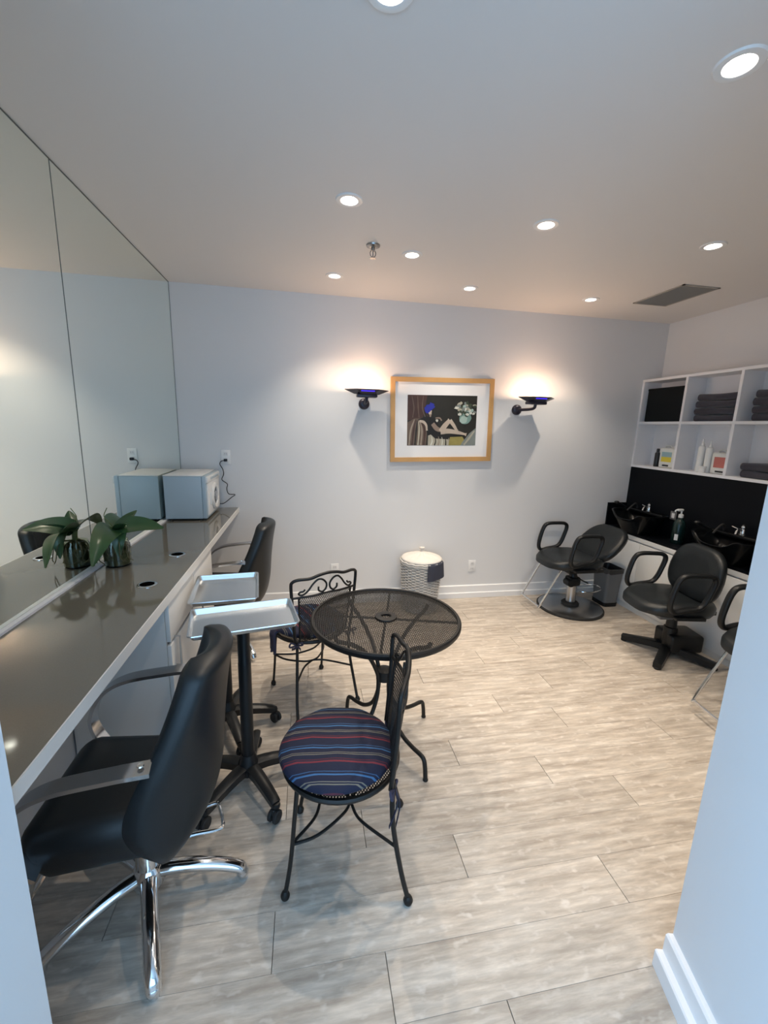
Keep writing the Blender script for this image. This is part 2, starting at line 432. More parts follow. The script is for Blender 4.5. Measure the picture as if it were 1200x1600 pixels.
# pedestal cabinet under the counter
cb = thing('drawer_cabinet', 'white two-door cabinet unit standing under the dark grey counter', 'cabinet', (0, 2.22, 0))
y0, y1 = 1.80-2.22, 2.64-2.22
m = MB(); m.bb(0, .395, y0, y0+.018, .0, CH-.041); m.bb(0, .395, y1-.018, y1, 0, CH-.041); m.bb(0, .012, y0, y1, 0, CH-.041); m.bb(0, .395, y0, y1, .122, .14); m.bb(0,.395,y0,y1,CH-.06,CH-.041)
m.build('body', 'cabinet_white', cb, smooth=False)
for k, (a, b) in enumerate(((y0+.003, -.002), (.002, y1-.003))):
    dr = MB().rbox((.405, (a+b)/2, .390), (.018, b-a, .50), .003, 2).build('door', 'cabinet_white', cb)
    hy = b-.04 if k == 0 else a+.04
    hy = a+.05
    MB().tube([(.414, hy, .52), (.436, hy, .52), (.436, hy, .66), (.414, hy, .66)], .005, 8).build('handle', 'brushed_steel', dr)
    df = MB().rbox((.405, (a+b)/2, .748), (.018, b-a, .185), .003, 2).build('drawer', 'cabinet_white', cb)
MB().bb(.02, .29, y0+.018, y1-.018, 0, .12).build('plinth', 'cabinet_white', cb, smooth=False)
exec_later = []

# ------------------------------------------------------------------ ceiling fittings
def downlight():
    t = thing('ceiling_downlight', 'round recessed ceiling downlight with white trim ring and lit bulb', 'ceiling light', (0,0,H), 0, 'recessed downlights in the ceiling')
    MB().lathe([(.036,.014),(.037,.002),(.040,-.005),(.046,-.0065),(.059,-.0050),(.063,0),(.058,.001)], 32, caps=False).build('trim_ring', 'lamp_trim', t)
    MB().lathe([(.0575,.001),(.036,.013),(.038,.05),(.036,.10),(.001,.104)], 28, caps=False).build('housing', 'lamp_inner', t)
    b = MB().lathe([(.001,.016),(.018,.017),(.026,.022),(.027,.028),(.022,.055),(.014,.085),(.012,.103)], 24, caps=False).build('bulb', 'lamp_bulb', t)
    return t
d0 = downlight()
DL = ['recessed white ringed downlight by the entrance in the row closest to the mirrors',
      'recessed white ringed downlight in front of the entrance, middle row between mirrors and shelf',
      'recessed white ringed downlight by the entrance in the row closest to the cubby shelf',
      'recessed white ringed downlight over the mesh table chairs, in the row closest to the mirrors',
      'recessed white ringed downlight over the bare floor in the middle ceiling row',
      'recessed white ringed downlight over the shampoo chairs, on the entrance side of the vent',
      'recessed white ringed downlight by the back wall above the blue sconce next to the dryer',
      'recessed white ringed downlight by the back wall above the framed picture',
      'recessed white ringed downlight by the back wall next to the ceiling vent',
      'recessed white ringed downlight standing alone beside the fire sprinkler']
for k, (x, y) in enumerate(LIGHTS):
    o = d0 if k == 0 else copy_tree(d0)
    o.location = (x, y, H); o['label'] = DL[k]
    sl = bpy.data.lights.new('downlight_beam', 'SPOT'); sl.energy = SPOT_W; sl.color = SPOT_COL; sl.spot_size = math.radians(96); sl.spot_blend = .9; sl.shadow_soft_size = .022
    so = bpy.data.objects.new('downlight_beam', sl); COL.objects.link(so); so.parent = o; so.location = (0, 0, -.012)
sp = thing('fire_sprinkler', 'small metal fire sprinkler head hanging from the ceiling', 'sprinkler', (1.376, 2.616, H))
MB().lathe([(.040,0),(.038,-.008),(.024,-.014),(.012,-.016)], 24).build('escutcheon', 'sprinkler_metal', sp)
MB().cyl((0,0,-.012), (0,0,-.030), .011, 14).build('body', 'sprinkler_metal', sp)
m = MB()
for s in (-1, 1): m.tube(catmull([(s*.009,0,-.028),(s*.016,0,-.040),(s*.013,0,-.055),(0,0,-.066)], 4), .0026, 6)
m.cyl((0,0,-.028), (0,0,-.066), .003, 8); m.build('yoke', 'sprinkler_metal', sp)
m = MB().lathe([(.004,-.066),(.017,-.068),(.017,-.0695),(.001,-.0695)], 18); m.build('deflector', 'sprinkler_metal', sp)
vt = thing('air_vent', 'flat grey rectangular air return grille set in the ceiling', 'vent', (3.670, 2.932, H))
hx, hy = .148, .232
m = MB(); t_ = .014
m.bb(-hx, hx, -hy, -hy+t_, -.006, 0); m.bb(-hx, hx, hy-t_, hy, -.006, 0); m.bb(-hx, -hx+t_, -hy, hy, -.006, 0); m.bb(hx-t_, hx, -hy, hy, -.006, 0)
m.build('frame', 'vent_metal', vt, smooth=False)
MB().bb(-hx+t_, hx-t_, -hy+t_, hy-t_, -.0015, 0).build('backing', 'vent_metal', vt, smooth=False)
sl_me = MB().box((0,0,0), (2*hx-2*t_, .0016, .0035), rot=(.5,0,0)).mesh('slat', 'vent_metal', smooth=False)
ns = 34
for k in range(ns):
    o = bpy.data.objects.new('slat', sl_me); COL.objects.link(o); o.parent = vt
    o.location = (0, -hy+t_+(k+.5)*(2*hy-2*t_)/ns, -.0033)

# ------------------------------------------------------------------ framed picture
pc = thing('framed_picture', 'framed photograph of a reclining figure in honey coloured wooden frame', 'picture', (2.166, D, 1.661))
pc.rotation_euler = (0, -.024, 0)
FW, FH, FB = .925, .712, .038
m = MB()
bars = []
for s in (-1, 1):
    b_ = [(-FW/2, s*FH/2), (FW/2, s*FH/2), (FW/2-FB, s*(FH/2-FB)), (-FW/2+FB, s*(FH/2-FB))]
    c_ = [(s*FW/2, -FH/2), (s*FW/2, FH/2), (s*(FW/2-FB), FH/2-FB), (s*(FW/2-FB), -FH/2+FB)]
    bars += [b_, c_]
for q in bars:
    vs = [(x, -.001, z) for x, z in q]+[(x, -.026, z) for x, z in q]
    MB().add(vs, [(0,1,2,3),(7,6,5,4)]+[(i,(i+1)%4,4+(i+1)%4,4+i) for i in range(4)]).build('frame_rail', 'frame_wood', pc, smooth=False)
MB().bb(-FW/2+.01, FW/2-.01, -.012, -.001, -FH/2+.01, FH/2-.01).build('mat_board', 'mat_board', pc, smooth=False)
PW, PH = .628, .428
cols = dict(bg=(.018,.018,.015), red=(.06,.03,.025), brn=(.12,.085,.065), lt=(.30,.25,.20), skin=(.50,.42,.34), skd=(.26,.20,.16), blue=(.02,.03,.32),
            blk=(.010,.010,.010), teal=(.18,.30,.27), tl2=(.34,.46,.42), wht=(.62,.62,.55), leaf=(.05,.07,.045), yel=(.30,.26,.08), clo=(.40,.38,.30), gry=(.20,.23,.22))
cn = list(cols)
for k in cn: mat('print_'+k, cols[k], .45, var=(18,.22))
pm = MB(); depth = [0]
def poly(pts, c):
    depth[0] += 1; y = -.0122-.00006*depth[0]
    pm.add([((u-.5)*PW, y, (v-.5)*PH-.002) for u, v in pts], [tuple(range(len(pts)))], cn.index(c))
def blob(u, v, a, b, c, n=14, rot=0, jag=0):
    P = []
    for i in range(n):
        t = 2*PI*i/n; k = 1+jag*random.uniform(-1, 1)
        x, y = a*k*math.cos(t), b*k*math.sin(t)
        P.append((min(1, max(0, u+(x*math.cos(rot)-y*math.sin(rot)))), min(1, max(0, v+(x*math.sin(rot)+y*math.cos(rot))*PW/PH))))
    poly(P, c)
def limb(pts, ws, c):
    pts = [Vector((p[0]*PW, p[1]*PH, 0)) for p in pts]; Q = catmull(pts, 5); n = len(Q)
    ww = [ws[min(len(ws)-2, int(i/5))]*(1-(i/5-int(i/5)))+ws[min(len(ws)-1, int(i/5)+1)]*(i/5-int(i/5)) for i in range(n)]
    Lf, Rt = [], []
    for i in range(n):
        t = (Q[min(n-1, i+1)]-Q[max(0, i-1)]).normalized(); nm = Vector((-t.y, t.x, 0))*ww[i]/2
        a, b = Q[i]+nm, Q[i]-nm
        Lf.append((a.x/PW, a.y/PH)); Rt.append((b.x/PW, b.y/PH))
    depth[0] += 1; y = -.0122-.00006*depth[0]; k = len(Lf)
    pm.add([((u-.5)*PW, y, (v-.5)*PH-.002) for u, v in Lf+Rt], [(i, i+1, k+i+1, k+i) for i in range(k-1)], cn.index(c))
poly([(0,0),(1,0),(1,1),(0,1)], 'bg')
poly([(0,.5),(.22,.55),(.28,1),(0,1)], 'red')
for q in range(7): limb([(.02+.04*q,.98),(.06+.03*q,.75),(.03+.045*q,.56)], [.006,.01,.006], 'brn' if q % 2 else 'red')
poly([(0,.02),(0,.46),(.10,.54),(.24,.55),(.32,.36),(.32,0),(0,0)], 'brn')
for q in range(8): limb([(.10+.02*q,.52-.01*q),(.05+.04*q,.30),(.03+.042*q,.01)], [.006,.016,.010], ['lt','red','bg','clo'][q % 4])
poly([(.22,.56),(.40,.50),(.52,.20),(.84,.22),(.80,.16),(.45,.08),(.30,.20)], 'blk')
poly([(.30,.20),(.34,.22),(.40,.14),(.62,.12),(.66,0),(.30,0)], 'clo')
for q in range(6): limb([(.35+.05*q,.20-.01*q),(.36+.05*q,.08),(.34+.055*q,.0)], [.004,.010,.012], ['wht','bg','lt'][q % 3])
poly([(.62,.17),(.80,.18),(.84,.10),(.80,0),(.60,0)], 'yel')
poly([(.80,.06),(.90,.24),(1,.36),(1,0),(.78,0)], 'gry')
limb([(.98,.30),(.90,.14),(.83,.01)], [.010,.02,.01], 'clo')
poly([(.15,.52),(.26,.58),(.36,.58),(.44,.44),(.48,.24),(.40,.20),(.30,.34),(.20,.48)], 'blk')
limb([(.17,.49),(.23,.47),(.27,.40),(.28,.30)], [.018,.024,.020,.012], 'skin')
limb([(.36,.44),(.42,.34),(.50,.30)], [.035,.04,.03], 'skd')
limb([(.40,.55),(.46,.55),(.49,.50)], [.012,.014,.010], 'skd')
limb([(.48,.28),(.54,.40),(.61,.51)], [.045,.045,.034], 'skin')
limb([(.61,.51),(.67,.40),(.72,.29)], [.034,.030,.020], 'skin')
limb([(.48,.28),(.60,.29),(.74,.26),(.86,.22)], [.050,.042,.030,.014], 'skin')
blob(.325,.66,.028,.034,'skin'); blob(.325,.60,.014,.022,'skd')
blob(.355,.64,.014,.045,'blk')
blob(.30,.74,.055,.045,'blue',16,.2,.25); blob(.34,.80,.045,.04,'blue',16,0,.3); blob(.27,.70,.03,.045,'blue',12,.4,.2)
blob(.425,.50,.02,.018,'wht',10,0,.3)
blob(.83,.55,.09,.085,'teal',18,0,.06); blob(.81,.52,.055,.055,'tl2',16,0,.12)
for q in range(70):
    a_ = random.uniform(0, 2*PI); rr = random.uniform(.0, .15)
    blob(.84+rr*math.cos(a_), .735+rr*.95*math.sin(a_), random.uniform(.016,.034), random.uniform(.013,.026), random.choice(['wht','leaf','wht','gry','leaf','clo','tl2']), 9, 0, .25)
pm.build('print', ['print_'+k for k in cn], pc, smooth=False, label='dark printed photograph of a reclining figure beside a bouquet')

# ------------------------------------------------------------------ wall sconces
def sconce(x, arm_dx, lab, yaw, px):
    t = thing('wall_sconce', lab, 'wall lamp', (px, D, 1.775))
    MB().lathe([(.046,0),(.046,.012),(.040,.022),(.024,.030)], 24).xform(Matrix.Rotation(PI/2, 4, 'X')).build('wall_plate', 'sconce_dark', t)
    dx = x-px
    MB().tube(catmull([(0,-.02,0),(dx*.3,-.05,.0),(dx*.9,-.14,.01),(dx,-.156,.045)], 5), .013, 10).build('arm', 'sconce_dark', t)
    m = MB(); m.rbox((0,0,.0), (.165,.085,.026), .008, 2, rot=(0,0,yaw)); m.xform(Matrix.Translation((dx,-.160,.056)))
    m.build('lamp_holder', 'sconce_dark', t)
    # wide shallow dish: long hexagon flaring upwards
    lo_ = [(-.10,0),(-.05,-.045),(.05,-.045),(.10,0),(.05,.045),(-.05,.045)]; hi = [(-.180,0),(-.090,-.088),(.090,-.088),(.180,0),(.090,.080),(-.090,.080)]
    def ring(P, z, s=1): return [Matrix.Rotation(yaw, 3, 'Z') @ Vector((a*s, b*s, z)) for a, b in P]
    vs = ring(lo_, .068)+ring(hi, .100)+ring(hi, .104, .97)+ring(lo_, .073, .95)
    fs = [tuple(range(6))[::-1]]
    for lv in range(3):
        for i in range(6): fs.append((lv*6+i, lv*6+(i+1)%6, lv*6+6+(i+1)%6, lv*6+6+i))
    fs.append(tuple(range(18, 24)))
    MB().add(vs, fs).xform(Matrix.Translation((dx,-.160,0))).build('shade', 'sconce_dark', t, smooth=False)
    g = MB().add(ring([(-.085,-.004),(-.045,-.044),(.045,-.044),(.085,-.004),(.0,.0)], .104)+ring([(-.085,-.004),(-.045,-.044),(.045,-.044),(.085,-.004),(.0,.0)], .1065),
                 [(4,3,2,1,0),(5,6,7,8,9)]+[(i,(i+1)%5,5+(i+1)%5,5+i) for i in range(5)])
    g = MB().rbox((0,-.072,.0925), (.11,.010,.014), .003, 2, rot=(.9,0,0)); g.xform(Matrix.Translation((dx,-.160,0)) @ Matrix.Rotation(yaw, 4, 'Z'))
    g.build('blue_glass', 'sconce_blue', t, label='glowing blue glass strip on the front of the shade')
    b = MB().tube([(-.04,0,.088),(.04,0,.088)], .006, 8); b.xform(Matrix.Translation((dx,-.160,0)) @ Matrix.Rotation(yaw, 4, 'Z')); b.build('bulb', 'sconce_bulb', t)
    pl_ = bpy.data.lights.new('sconce_light', 'POINT'); pl_.energy = SCONCE_W; pl_.color = (1, .64, .40); pl_.shadow_soft_size = .03
    po = bpy.data.objects.new('sconce_light', pl_); COL.objects.link(po); po.parent = t; po.location = (dx, -.160, .094)
    return t
sconce(1.475, 0, 'dark dish wall sconce directly above its round wall plate beside the framed picture', 0, 1.475)
sconce(2.955, .1, 'dark dish wall sconce on a sideways arm, over the round based salon chair', .08, 2.86)

# ------------------------------------------------------------------ wall outlets
def outlet(x, z, lab, w_=.072, h_=.115):
    t = thing('wall_outlet', lab, 'outlet', (x, D, z))
    MB().rbox((0,-.003,0), (w_,.006,h_), .0025, 2).build('cover_plate', 'outlet_plate', t)
    for s in (-1, 1):
        q = MB().rbox((0,-.0068,s*.026), (.034,.002,.030), .001, 1).build('socket', 'plate_trim', t)
        m = MB()
        for e in (-.007, .007): m.bb(e-.001, e+.001, -.0081, -.0077, s*.026-.004, s*.026+.006)
        m.build('slot', 'black_plastic', q, smooth=False)
    return t
outlet(.349, 1.314, 'white wall outlet above the counter with a black plug in it')
outlet(1.238, .318, 'white low wall outlet behind the scrolled back of the patio chair')
outlet(2.542, .313, 'white low wall outlet to one side of the wicker hamper')

# ------------------------------------------------------------------ mini tumble dryer
dy = thing('tabletop_dryer', 'small white tabletop tumble dryer with grey sides and round door on counter', 'dryer', (.15, 3.345, CH))
bx0, bx1, by0, by1 = -.135, .115, -.215, .215
hT = .325
for sx in (-.11, .09):
    for sy in (-.18, .18): MB().cyl((sx, sy, 0), (sx, sy, .014), .014, 12).build('foot', 'black_rubber', dy)
MB().rbox(((bx0+bx1)/2, 0, .014+(hT-.014)/2-.004), (bx1-bx0, by1-by0, hT-.022), .004, 2).build('body', 'dryer_grey', dy)
MB().rbox(((bx0+bx1)/2+.001, 0, hT-.004), (bx1-bx0+.006, by1-by0+.004, .008), .003, 2).build('top_panel', 'dryer_white', dy)
fp = MB().rbox((.130, 0, .167), (.030, by1-by0+.002, .306), .006, 2).build('front_panel', 'dryer_grey', dy)
MB().rbox((.1475, 0, .150), (.012, by1-by0-.03, .235), .010, 3).build('door', 'dryer_white', dy)
RX = Matrix.Rotation(PI/2, 4, 'Y')
m = MB().lathe([(.055,0),(.098,0),(.100,.008),(.088,.018),(.068,.016),(.060,.004)], 36, caps=False); m.xform(Matrix.Translation((.152, .0, .150)) @ RX)
dd = m.build('door_ring', 'dryer_white', dy)
m = MB().lathe([(.066,.0),(.064,.008),(.045,.013),(.001,.015)], 32); m.xform(Matrix.Translation((.153, 0, .150)) @ RX); m.build('door_window', 'dryer_glass', dy)
m = MB()
for k in range(-3, 4): m.box((.169-abs(k)*.0014, k*.014, .150), (.003, .004, .09-abs(k)*.012), rot=(.5,0,0))
m.build('door_grille', 'plate_trim', dy, smooth=False)
MB().rbox((.158, -.13, .150), (.012, .016, .10), .004, 2).build('handle', 'dryer_white', dy)
cp = MB().rbox((.142, 0, .291), (.030, by1-by0-.004, .046), .004, 2).build('control_panel', 'dryer_white', dy)
for k in range(6): MB().rbox((.158, -.10+.05*k, .293), (.005, .026, .018), .002, 1).build('button', 'dryer_grey', cp)
ox, oy, oz = .349-.15, D-3.345, 1.314-CH
cpts = [(.10,.205,.07),(.17,.215,.045),(.24,.23,.095),(.265,.24,.115),(.215,.25,.12),(.20,.255,.16),(.205,.26,.20),(.165,.262,.235),(.18,.262,.28),(.175,.262,.32),(.155,.262,.36),(.165,.262,.385),(ox,.262,oz-.026)]
cd_ = MB().tube(catmull(cpts, 6), .0032, 8).build('power_cord', 'black_plastic', dy, label='black power cord running up to the outlet')
MB().rbox((ox, oy-.022, oz-.024), (.026,.028,.022), .005, 2).build('plug', 'black_plastic', cd_)

# ------------------------------------------------------------------ orchid in a jar
orc = thing('potted_orchid', 'leafy green orchid growing in a glass jar on the counter', 'plant', (.088, 2.165, CH))
m = MB().lathe([(.001,.0),(.050,.0),(.056,.006),(.058,.06),(.056,.105),(.050,.118),(.050,.128),(.047,.128),(.047,.118),(.053,.104),(.055,.06),(.053,.008),(.001,.004)], 32, caps=False)
m.build('jar', 'jar_glass', orc)
m = MB().lathe([(.001,.006),(.0505,.009),(.0535,.05),(.0525,.085),(.046,.104),(.001,.112)], 24, caps=False); 
m.build('growing_medium', 'root_brown', orc)
m = MB()
for k in range(26):
    a = random.uniform(0, 2*PI); r0 = .0520
    pts = [(.015*math.cos(a), .015*math.sin(a), .13)]+[(r0*math.cos(a+.25*q*random.uniform(-1,1)), r0*math.sin(a+.25*q*random.uniform(-1,1)), .10-.024*q) for q in range(4)]
    m.tube(catmull(pts, 4), .0028, 5)
for k in range(4):
    a = random.uniform(-2.6, -.4)
    m.tube(catmull([(.01*math.cos(a), .01*math.sin(a), .13), (.075*math.cos(a), .075*math.sin(a), .13), (.095*math.cos(a), .10*math.sin(a), .06), (.09*math.cos(a+.3), .10*math.sin(a+.3), .035)], 5), .0022, 5)
m.build('roots', 'root_brown', orc)
MB().tube(catmull([(0,0,.10),(.002,0,.14),(0,.004,.18)], 4), [.014]*4+[.012]*4+[.006]).build('stem', 'stem_green', orc)
def leaf(path, wmax, parent, name='leaf', lean=0):
    P = catmull(path, 6); n = len(P)
    def fn(u, v):
        i = min(n-1, int(round(v*(n-1)))); p = P[i]
        t = (P[min(n-1, i+1)]-P[max(0, i-1)]).normalized()
        side = t.cross(Vector((0,0,1)));
        side = side.normalized() if side.length > 1e-4 else Vector((0,1,0))
        nrm = side.cross(t).normalized(); side = (side*math.cos(lean)+nrm*math.sin(lean)).normalized(); nrm = side.cross(t).normalized()
        w2 = wmax*(math.sin(PI*min(1, v*.90+.10)**.75)**.7)*.5 if v < .999 else wmax*.04
        uu = (u-.5)*2
        return p+side*w2*uu+nrm*(abs(uu)**1.3*w2*.28-.0*v), nrm
    return MB().shell(fn, 6, n-1, .0022).build(name, 'leaf_green', parent)
leaf([(0,0,.17),(.05,.0,.190),(.13,.0,.195),(.215,.0,.180)], .105, orc, lean=-.65)
leaf([(0,0,.17),(.004,-.08,.190),(.006,-.17,.165),(.0,-.25,.075)], .105, orc, lean=.55)
leaf([(0,0,.17),(.025,-.035,.180),(.035,-.062,.140),(.036,-.072,.060)], .075, orc)
leaf([(0,0,.17),(.035,.05,.215),(.065,.10,.250)], .055, orc, lean=-.3)
leaf([(0,0,.17),(-.02,.05,.205),(-.025,.13,.205),(-.03,.20,.155)], .095, orc, lean=-.4)
leaf([(0,0,.17),(.045,-.045,.205),(.085,-.09,.225)], .045, orc, lean=.3)
MB().tube(catmull([(0,0,.17),(-.015,-.02,.22),(-.03,-.03,.25),(-.012,-.035,.29)], 5), .002, 6).build('flower_spike', 'stem_green', orc)

# ------------------------------------------------------------------ styling chairs
def styling_chair(label, loc, rz, star, cat='chair'):
    t = thing('styling_chair', label, cat, loc, rz, 'black styling chairs at the mirror counter')
    hub = MB().lathe([(.0,.045),(.040,.045),(.050,.060),(.050,.105),(.040,.125),(.034,.13)], 28).build('base_hub', 'chrome', t)
    for k in range(5):
        a = star-k*2*PI/5; ca, sa = math.cos(a), math.sin(a)
        P = catmull([(.02,0,.098),(.10,0,.098),(.20,0,.082),(.285,0,.052),(.305,0,.028)], 5)
        n = len(P); prof = [(.017*math.cos(2*PI*q/12), .021*math.sin(2*PI*q/12)) for q in range(12)]
        lm = MB().sweep(P, prof, scale=[1.0+.25*(1-i/(n-1))-.0*i for i in range(n)])
        lm.ball((.302,0,.024), .022, 12, 8)
        lm.lathe([(.016,.0),(.016,.012)], 12, (.302,0,0))
        lm.xform(Matrix.Rotation(a, 4, 'Z')).build('leg', 'chrome', t)
    MB().lathe([(.036,.10),(.036,.24),(.033,.245),(.026,.25),(.026,.33)], 24).build('column', 'chrome', t)
    MB().rbox((0,0,.325), (.22,.16,.03), .006, 2).build('seat_plate', 'black_plastic', t)
    # pump pedal: rod up from the hub and a U loop
    pz = .215
    lp = MB().tube(catmull([(.035,.01,.10),(.07,.03,.15),(.11,.06,.20),(.14,.085,pz)], 4), .006, 8)
    lp.tube(catmull([(.05,-.005,pz-.02),(.14,.002,pz),(.222,.010,pz),(.240,.028,pz),(.212,.105,pz),(.192,.118,pz),(.125,.090,pz)], 6), .0062, 8)
    lp.build('pump_pedal', 'chrome', t)
    # seat
    def seat_fn():
        m = MB(); m.rbox((-.025,0,.405), (.45,.450,.170), .060, 5)
        for i, p in enumerate(m.v):
            x, y, z = p
            k = 1-max(0, min(1, (z-.36)/.06)) if z < .42 else 0
            y *= 1-.10*k; x = -.015+(x+.015)*(1-.10*k)
            # rounded front corners
            f = max(0, (-x-.10)/.15); y *= 1-.10*f*f
            f = max(0, (x-.02)/.18); y *= 1-.48*f*f
            x -= .02*f
            if z > .46: z += .010*(1-(y/.23)**2)
            m.v[i] = (x, y, z)
        return m
    seat_fn().build('seat', 'black_vinyl', t, ang=60)
    # wrapped backrest shell
    prof = catmull([(.150,0,.358),(.180,0,.388),(.204,0,.44),(.222,0,.53),(.232,0,.66),(.246,0,.79),(.264,0,.89),(.270,0,.930)], 5)
    n = len(prof)
    ws = [.19,.215,.232,.238,.232,.222,.214,.205,.195]
    wc = [p.x for p in catmull([(a, 0, 0) for a in ws], 8)]
    def lerp(A, v):
        q = max(0, min(1, v))*(len(A)-1); k = min(len(A)-2, int(q)); return A[k]*(1-(q-k))+A[k+1]*(q-k)
    def fn(u, v):
        p = lerp(prof, v); w2 = lerp(wc, v)
        if v > .52: w2 *= 1-.16*min(1, (v-.52)/.30)**1.5
        if v > .80: w2 *= math.sqrt(max(0.05, 1-((v-.80)/.20)**2*.62))
        if v < .08: w2 *= .9+.1*v/.08
        uu = (u-.5)*2
        wrap = (.115*math.exp(-((v-.42)/.22)**2)+.060)
        yy = w2*math.sin(uu*1.15)/math.sin(1.15)
        x = p.x-wrap*(1-math.cos(uu*1.25))/(1-math.cos(1.25))
        t_ = (lerp(prof, v+.03)-lerp(prof, v-.03)).normalized()
        nr = Vector((t_.z, 0, -t_.x)); slope = wrap*math.sin(uu*1.25)*1.25/(1-math.cos(1.25))/max(.1, w2)
        nr = (nr+Vector((0, max(-1.1, min(1.1, slope*.8)), 0))).normalized()
        return Vector((x, yy, p.z)), nr
    def th(u, v):
        e = min(u, 1-u)*2; f = math.sqrt(max(0, 1-(1-min(1, e/.22))**2)); g = math.sqrt(max(0, 1-(1-min(1, (1-v)/.13))**2)); h = math.sqrt(max(0, 1-(1-min(1, (v+.03)/.12))**2))
        return .006+.066*min(f, 1)*g*h
    MB().shell(fn, 26, 40, th).build('backrest', 'black_vinyl', t, ang=70)
    # polished flat-bar arms
    for s in (-1, 1):
        P = catmull([(-.175,s*.222,.405),(-.222,s*.236,.47),(-.232,s*.240,.54),(-.190,s*.242,.625),(-.110,s*.242,.672),(.03,s*.240,.692),(.095,s*.238,.697),(.128,s*.233,.696)], 7)
        a = MB().sweep(P, [(-.006,-.026),(.006,-.026),(.007,0),(.006,.026),(-.006,.026)], up=(0,1,0)).build('armrest', 'aluminium_arm', t, ang=30)
        m = MB().lathe([(.001,.010),(.008,.0095),(.009,.006)], 12); m.xform(Matrix.Translation((.105, s*.236, .7035)))
        m.build('screw', 'chrome', a)
    m = MB()
    m.tube(catmull([(-.12,-.10,.335),(-.24,-.105,.30),(-.29,-.11,.18),(-.295,-.10,.165),(-.295,0,.16),(-.295,.10,.165),(-.29,.11,.18),(-.24,.105,.30),(-.12,.10,.335)], 5), .0095, 8)
    m.build('footrest', 'chrome', t)
    return t
styling_chair('black vinyl styling chair with polished arms beside the entrance end of the counter', (.457,1.275,0), 0, .03)
styling_chair('black vinyl styling chair with polished arms near the small dryer and back wall', (.475,2.99,0), -.03, -1.0)

# ------------------------------------------------------------------ tray trolleys
def trolley(label, loc, star, tray_c, tray_d, tray_r, zt=.800):
    t = thing('tray_trolley', label, 'trolley', loc, 0, 'black tray trolleys')
    MB().lathe([(.030,.062),(.044,.070),(.044,.115),(.036,.140),(.030,.165)], 24).build('base_hub', 'black_plastic', t)
    for k in range(5):
        a = star+k*2*PI/5; M = Matrix.Rotation(a, 4, 'Z')
        P = [(.02,0,.098),(.08,0,.100),(.16,0,.090),(.215,0,.078),(.235,0,.072)]
        m = MB().sweep(catmull(P, 3), [(-.020,-.018),(.012,-.022),(.019,-.010),(.019,.010),(.012,.022),(-.020,.018)], scale=[1.25-.4*i/12 for i in range(13)])
        m.lathe([(.001,.082),(.015,.080),(.018,.070),(.016,.058)], 12, (.236,0,0))
        lg = m.xform(M).build('leg', 'black_plastic', t, ang=50)
        sw = random.uniform(0, 2*PI); Mc = Matrix.Translation(M @ Vector((.236,0,0))) @ Matrix.Rotation(sw, 4, 'Z')
        c = MB()
        for s in (-1, 1):
            c.add([], []); st = len(c.v); c.lathe([(.001,-.008),(.022,-.008),(.027,-.004),(.027,.004),(.022,.008),(.001,.008)], 16)
            c.xform(Matrix.Translation((.010, s*.013, .0272)) @ Matrix.Rotation(PI/2, 4, 'X'), st)
        c.rbox((.004,0,.044), (.036,.014,.030), .006, 2); c.cyl((0,0,.03), (0,0,.066), .006, 8)
        c.xform(Mc).build('caster', 'black_rubber', lg)
    MB().lathe([(.027,.13),(.027,.60),(.0265,.603),(.0255,.606),(.0255,zt-.036)], 20).build('pole', 'black_plastic', t)
    tx, ty = tray_c[0]-loc[0], tray_c[1]-loc[1]
    Mt = Matrix.Translation((tx, ty, 0)) @ Matrix.Rotation(tray_r, 4, 'Z')
    m = MB(); m.bb(-.10,.10,-.012,.012,zt-.034,zt-.0245); m.bb(-.012,.012,-.09,.09,zt-.034,zt-.0245); m.xform(Mt)
    m.cyl((0,0,zt-.06), (0,0,zt-.035), .03, 16); m.cyl((0,0,zt-.042),(tx,ty,zt-.038),.010,8); m.build('tray_bracket', 'black_plastic', t, smooth=False)
    w2, d2 = tray_d[0]/2, tray_d[1]/2
    def rr(hx_, hy_, r, n=5):
        out = []
        for (sx, sy, a0) in ((1,1,0),(-1,1,PI/2),(-1,-1,PI),(1,-1,3*PI/2)):
            for i in range(n+1):
                q = a0+i*PI/2/n; out.append((sx*(hx_-r)+r*math.cos(q), sy*(hy_-r)+r*math.sin(q)))
        return out
    loops = [(w2-.014,d2-.014,.012,-.022),(w2-.006,d2-.006,.014,0),(w2,d2,.018,.001),(w2+.001,d2+.001,.019,-.003),(w2-.003,d2-.003,.016,-.004),(w2-.0075,d2-.0075,.0135,-.004),(w2-.0155,d2-.0155,.0115,-.0235)]
    vs = []; fs = []; k = 24
    for (a, b, r, z) in loops: vs += [(x, y, zt+z) for x, y in rr(a, b, r)]
    for l in range(len(loops)-1):
        for i in range(k): fs.append((l*k+i, l*k+(i+1)%k, l*k+k+(i+1)%k, l*k+k+i))
    fs.append(tuple(range(k))); fs.append(tuple((len(loops)-1)*k+i for i in reversed(range(k))))
    MB().add(vs, fs).xform(Mt).build('tray', 'aluminium_tray', t, ang=35, label='shallow aluminium tray')
    return t
trolley('black five-wheel trolley with wide aluminium tray beside the round mesh table chairs', (.730,1.692,0), .275, (.732,1.722), (.425,.262), .19)
trolley('black five-wheel trolley with aluminium tray set lengthwise against the counter cabinet', (.577,2.080,0), .10, (.600,2.070), (.305,.365), .105)

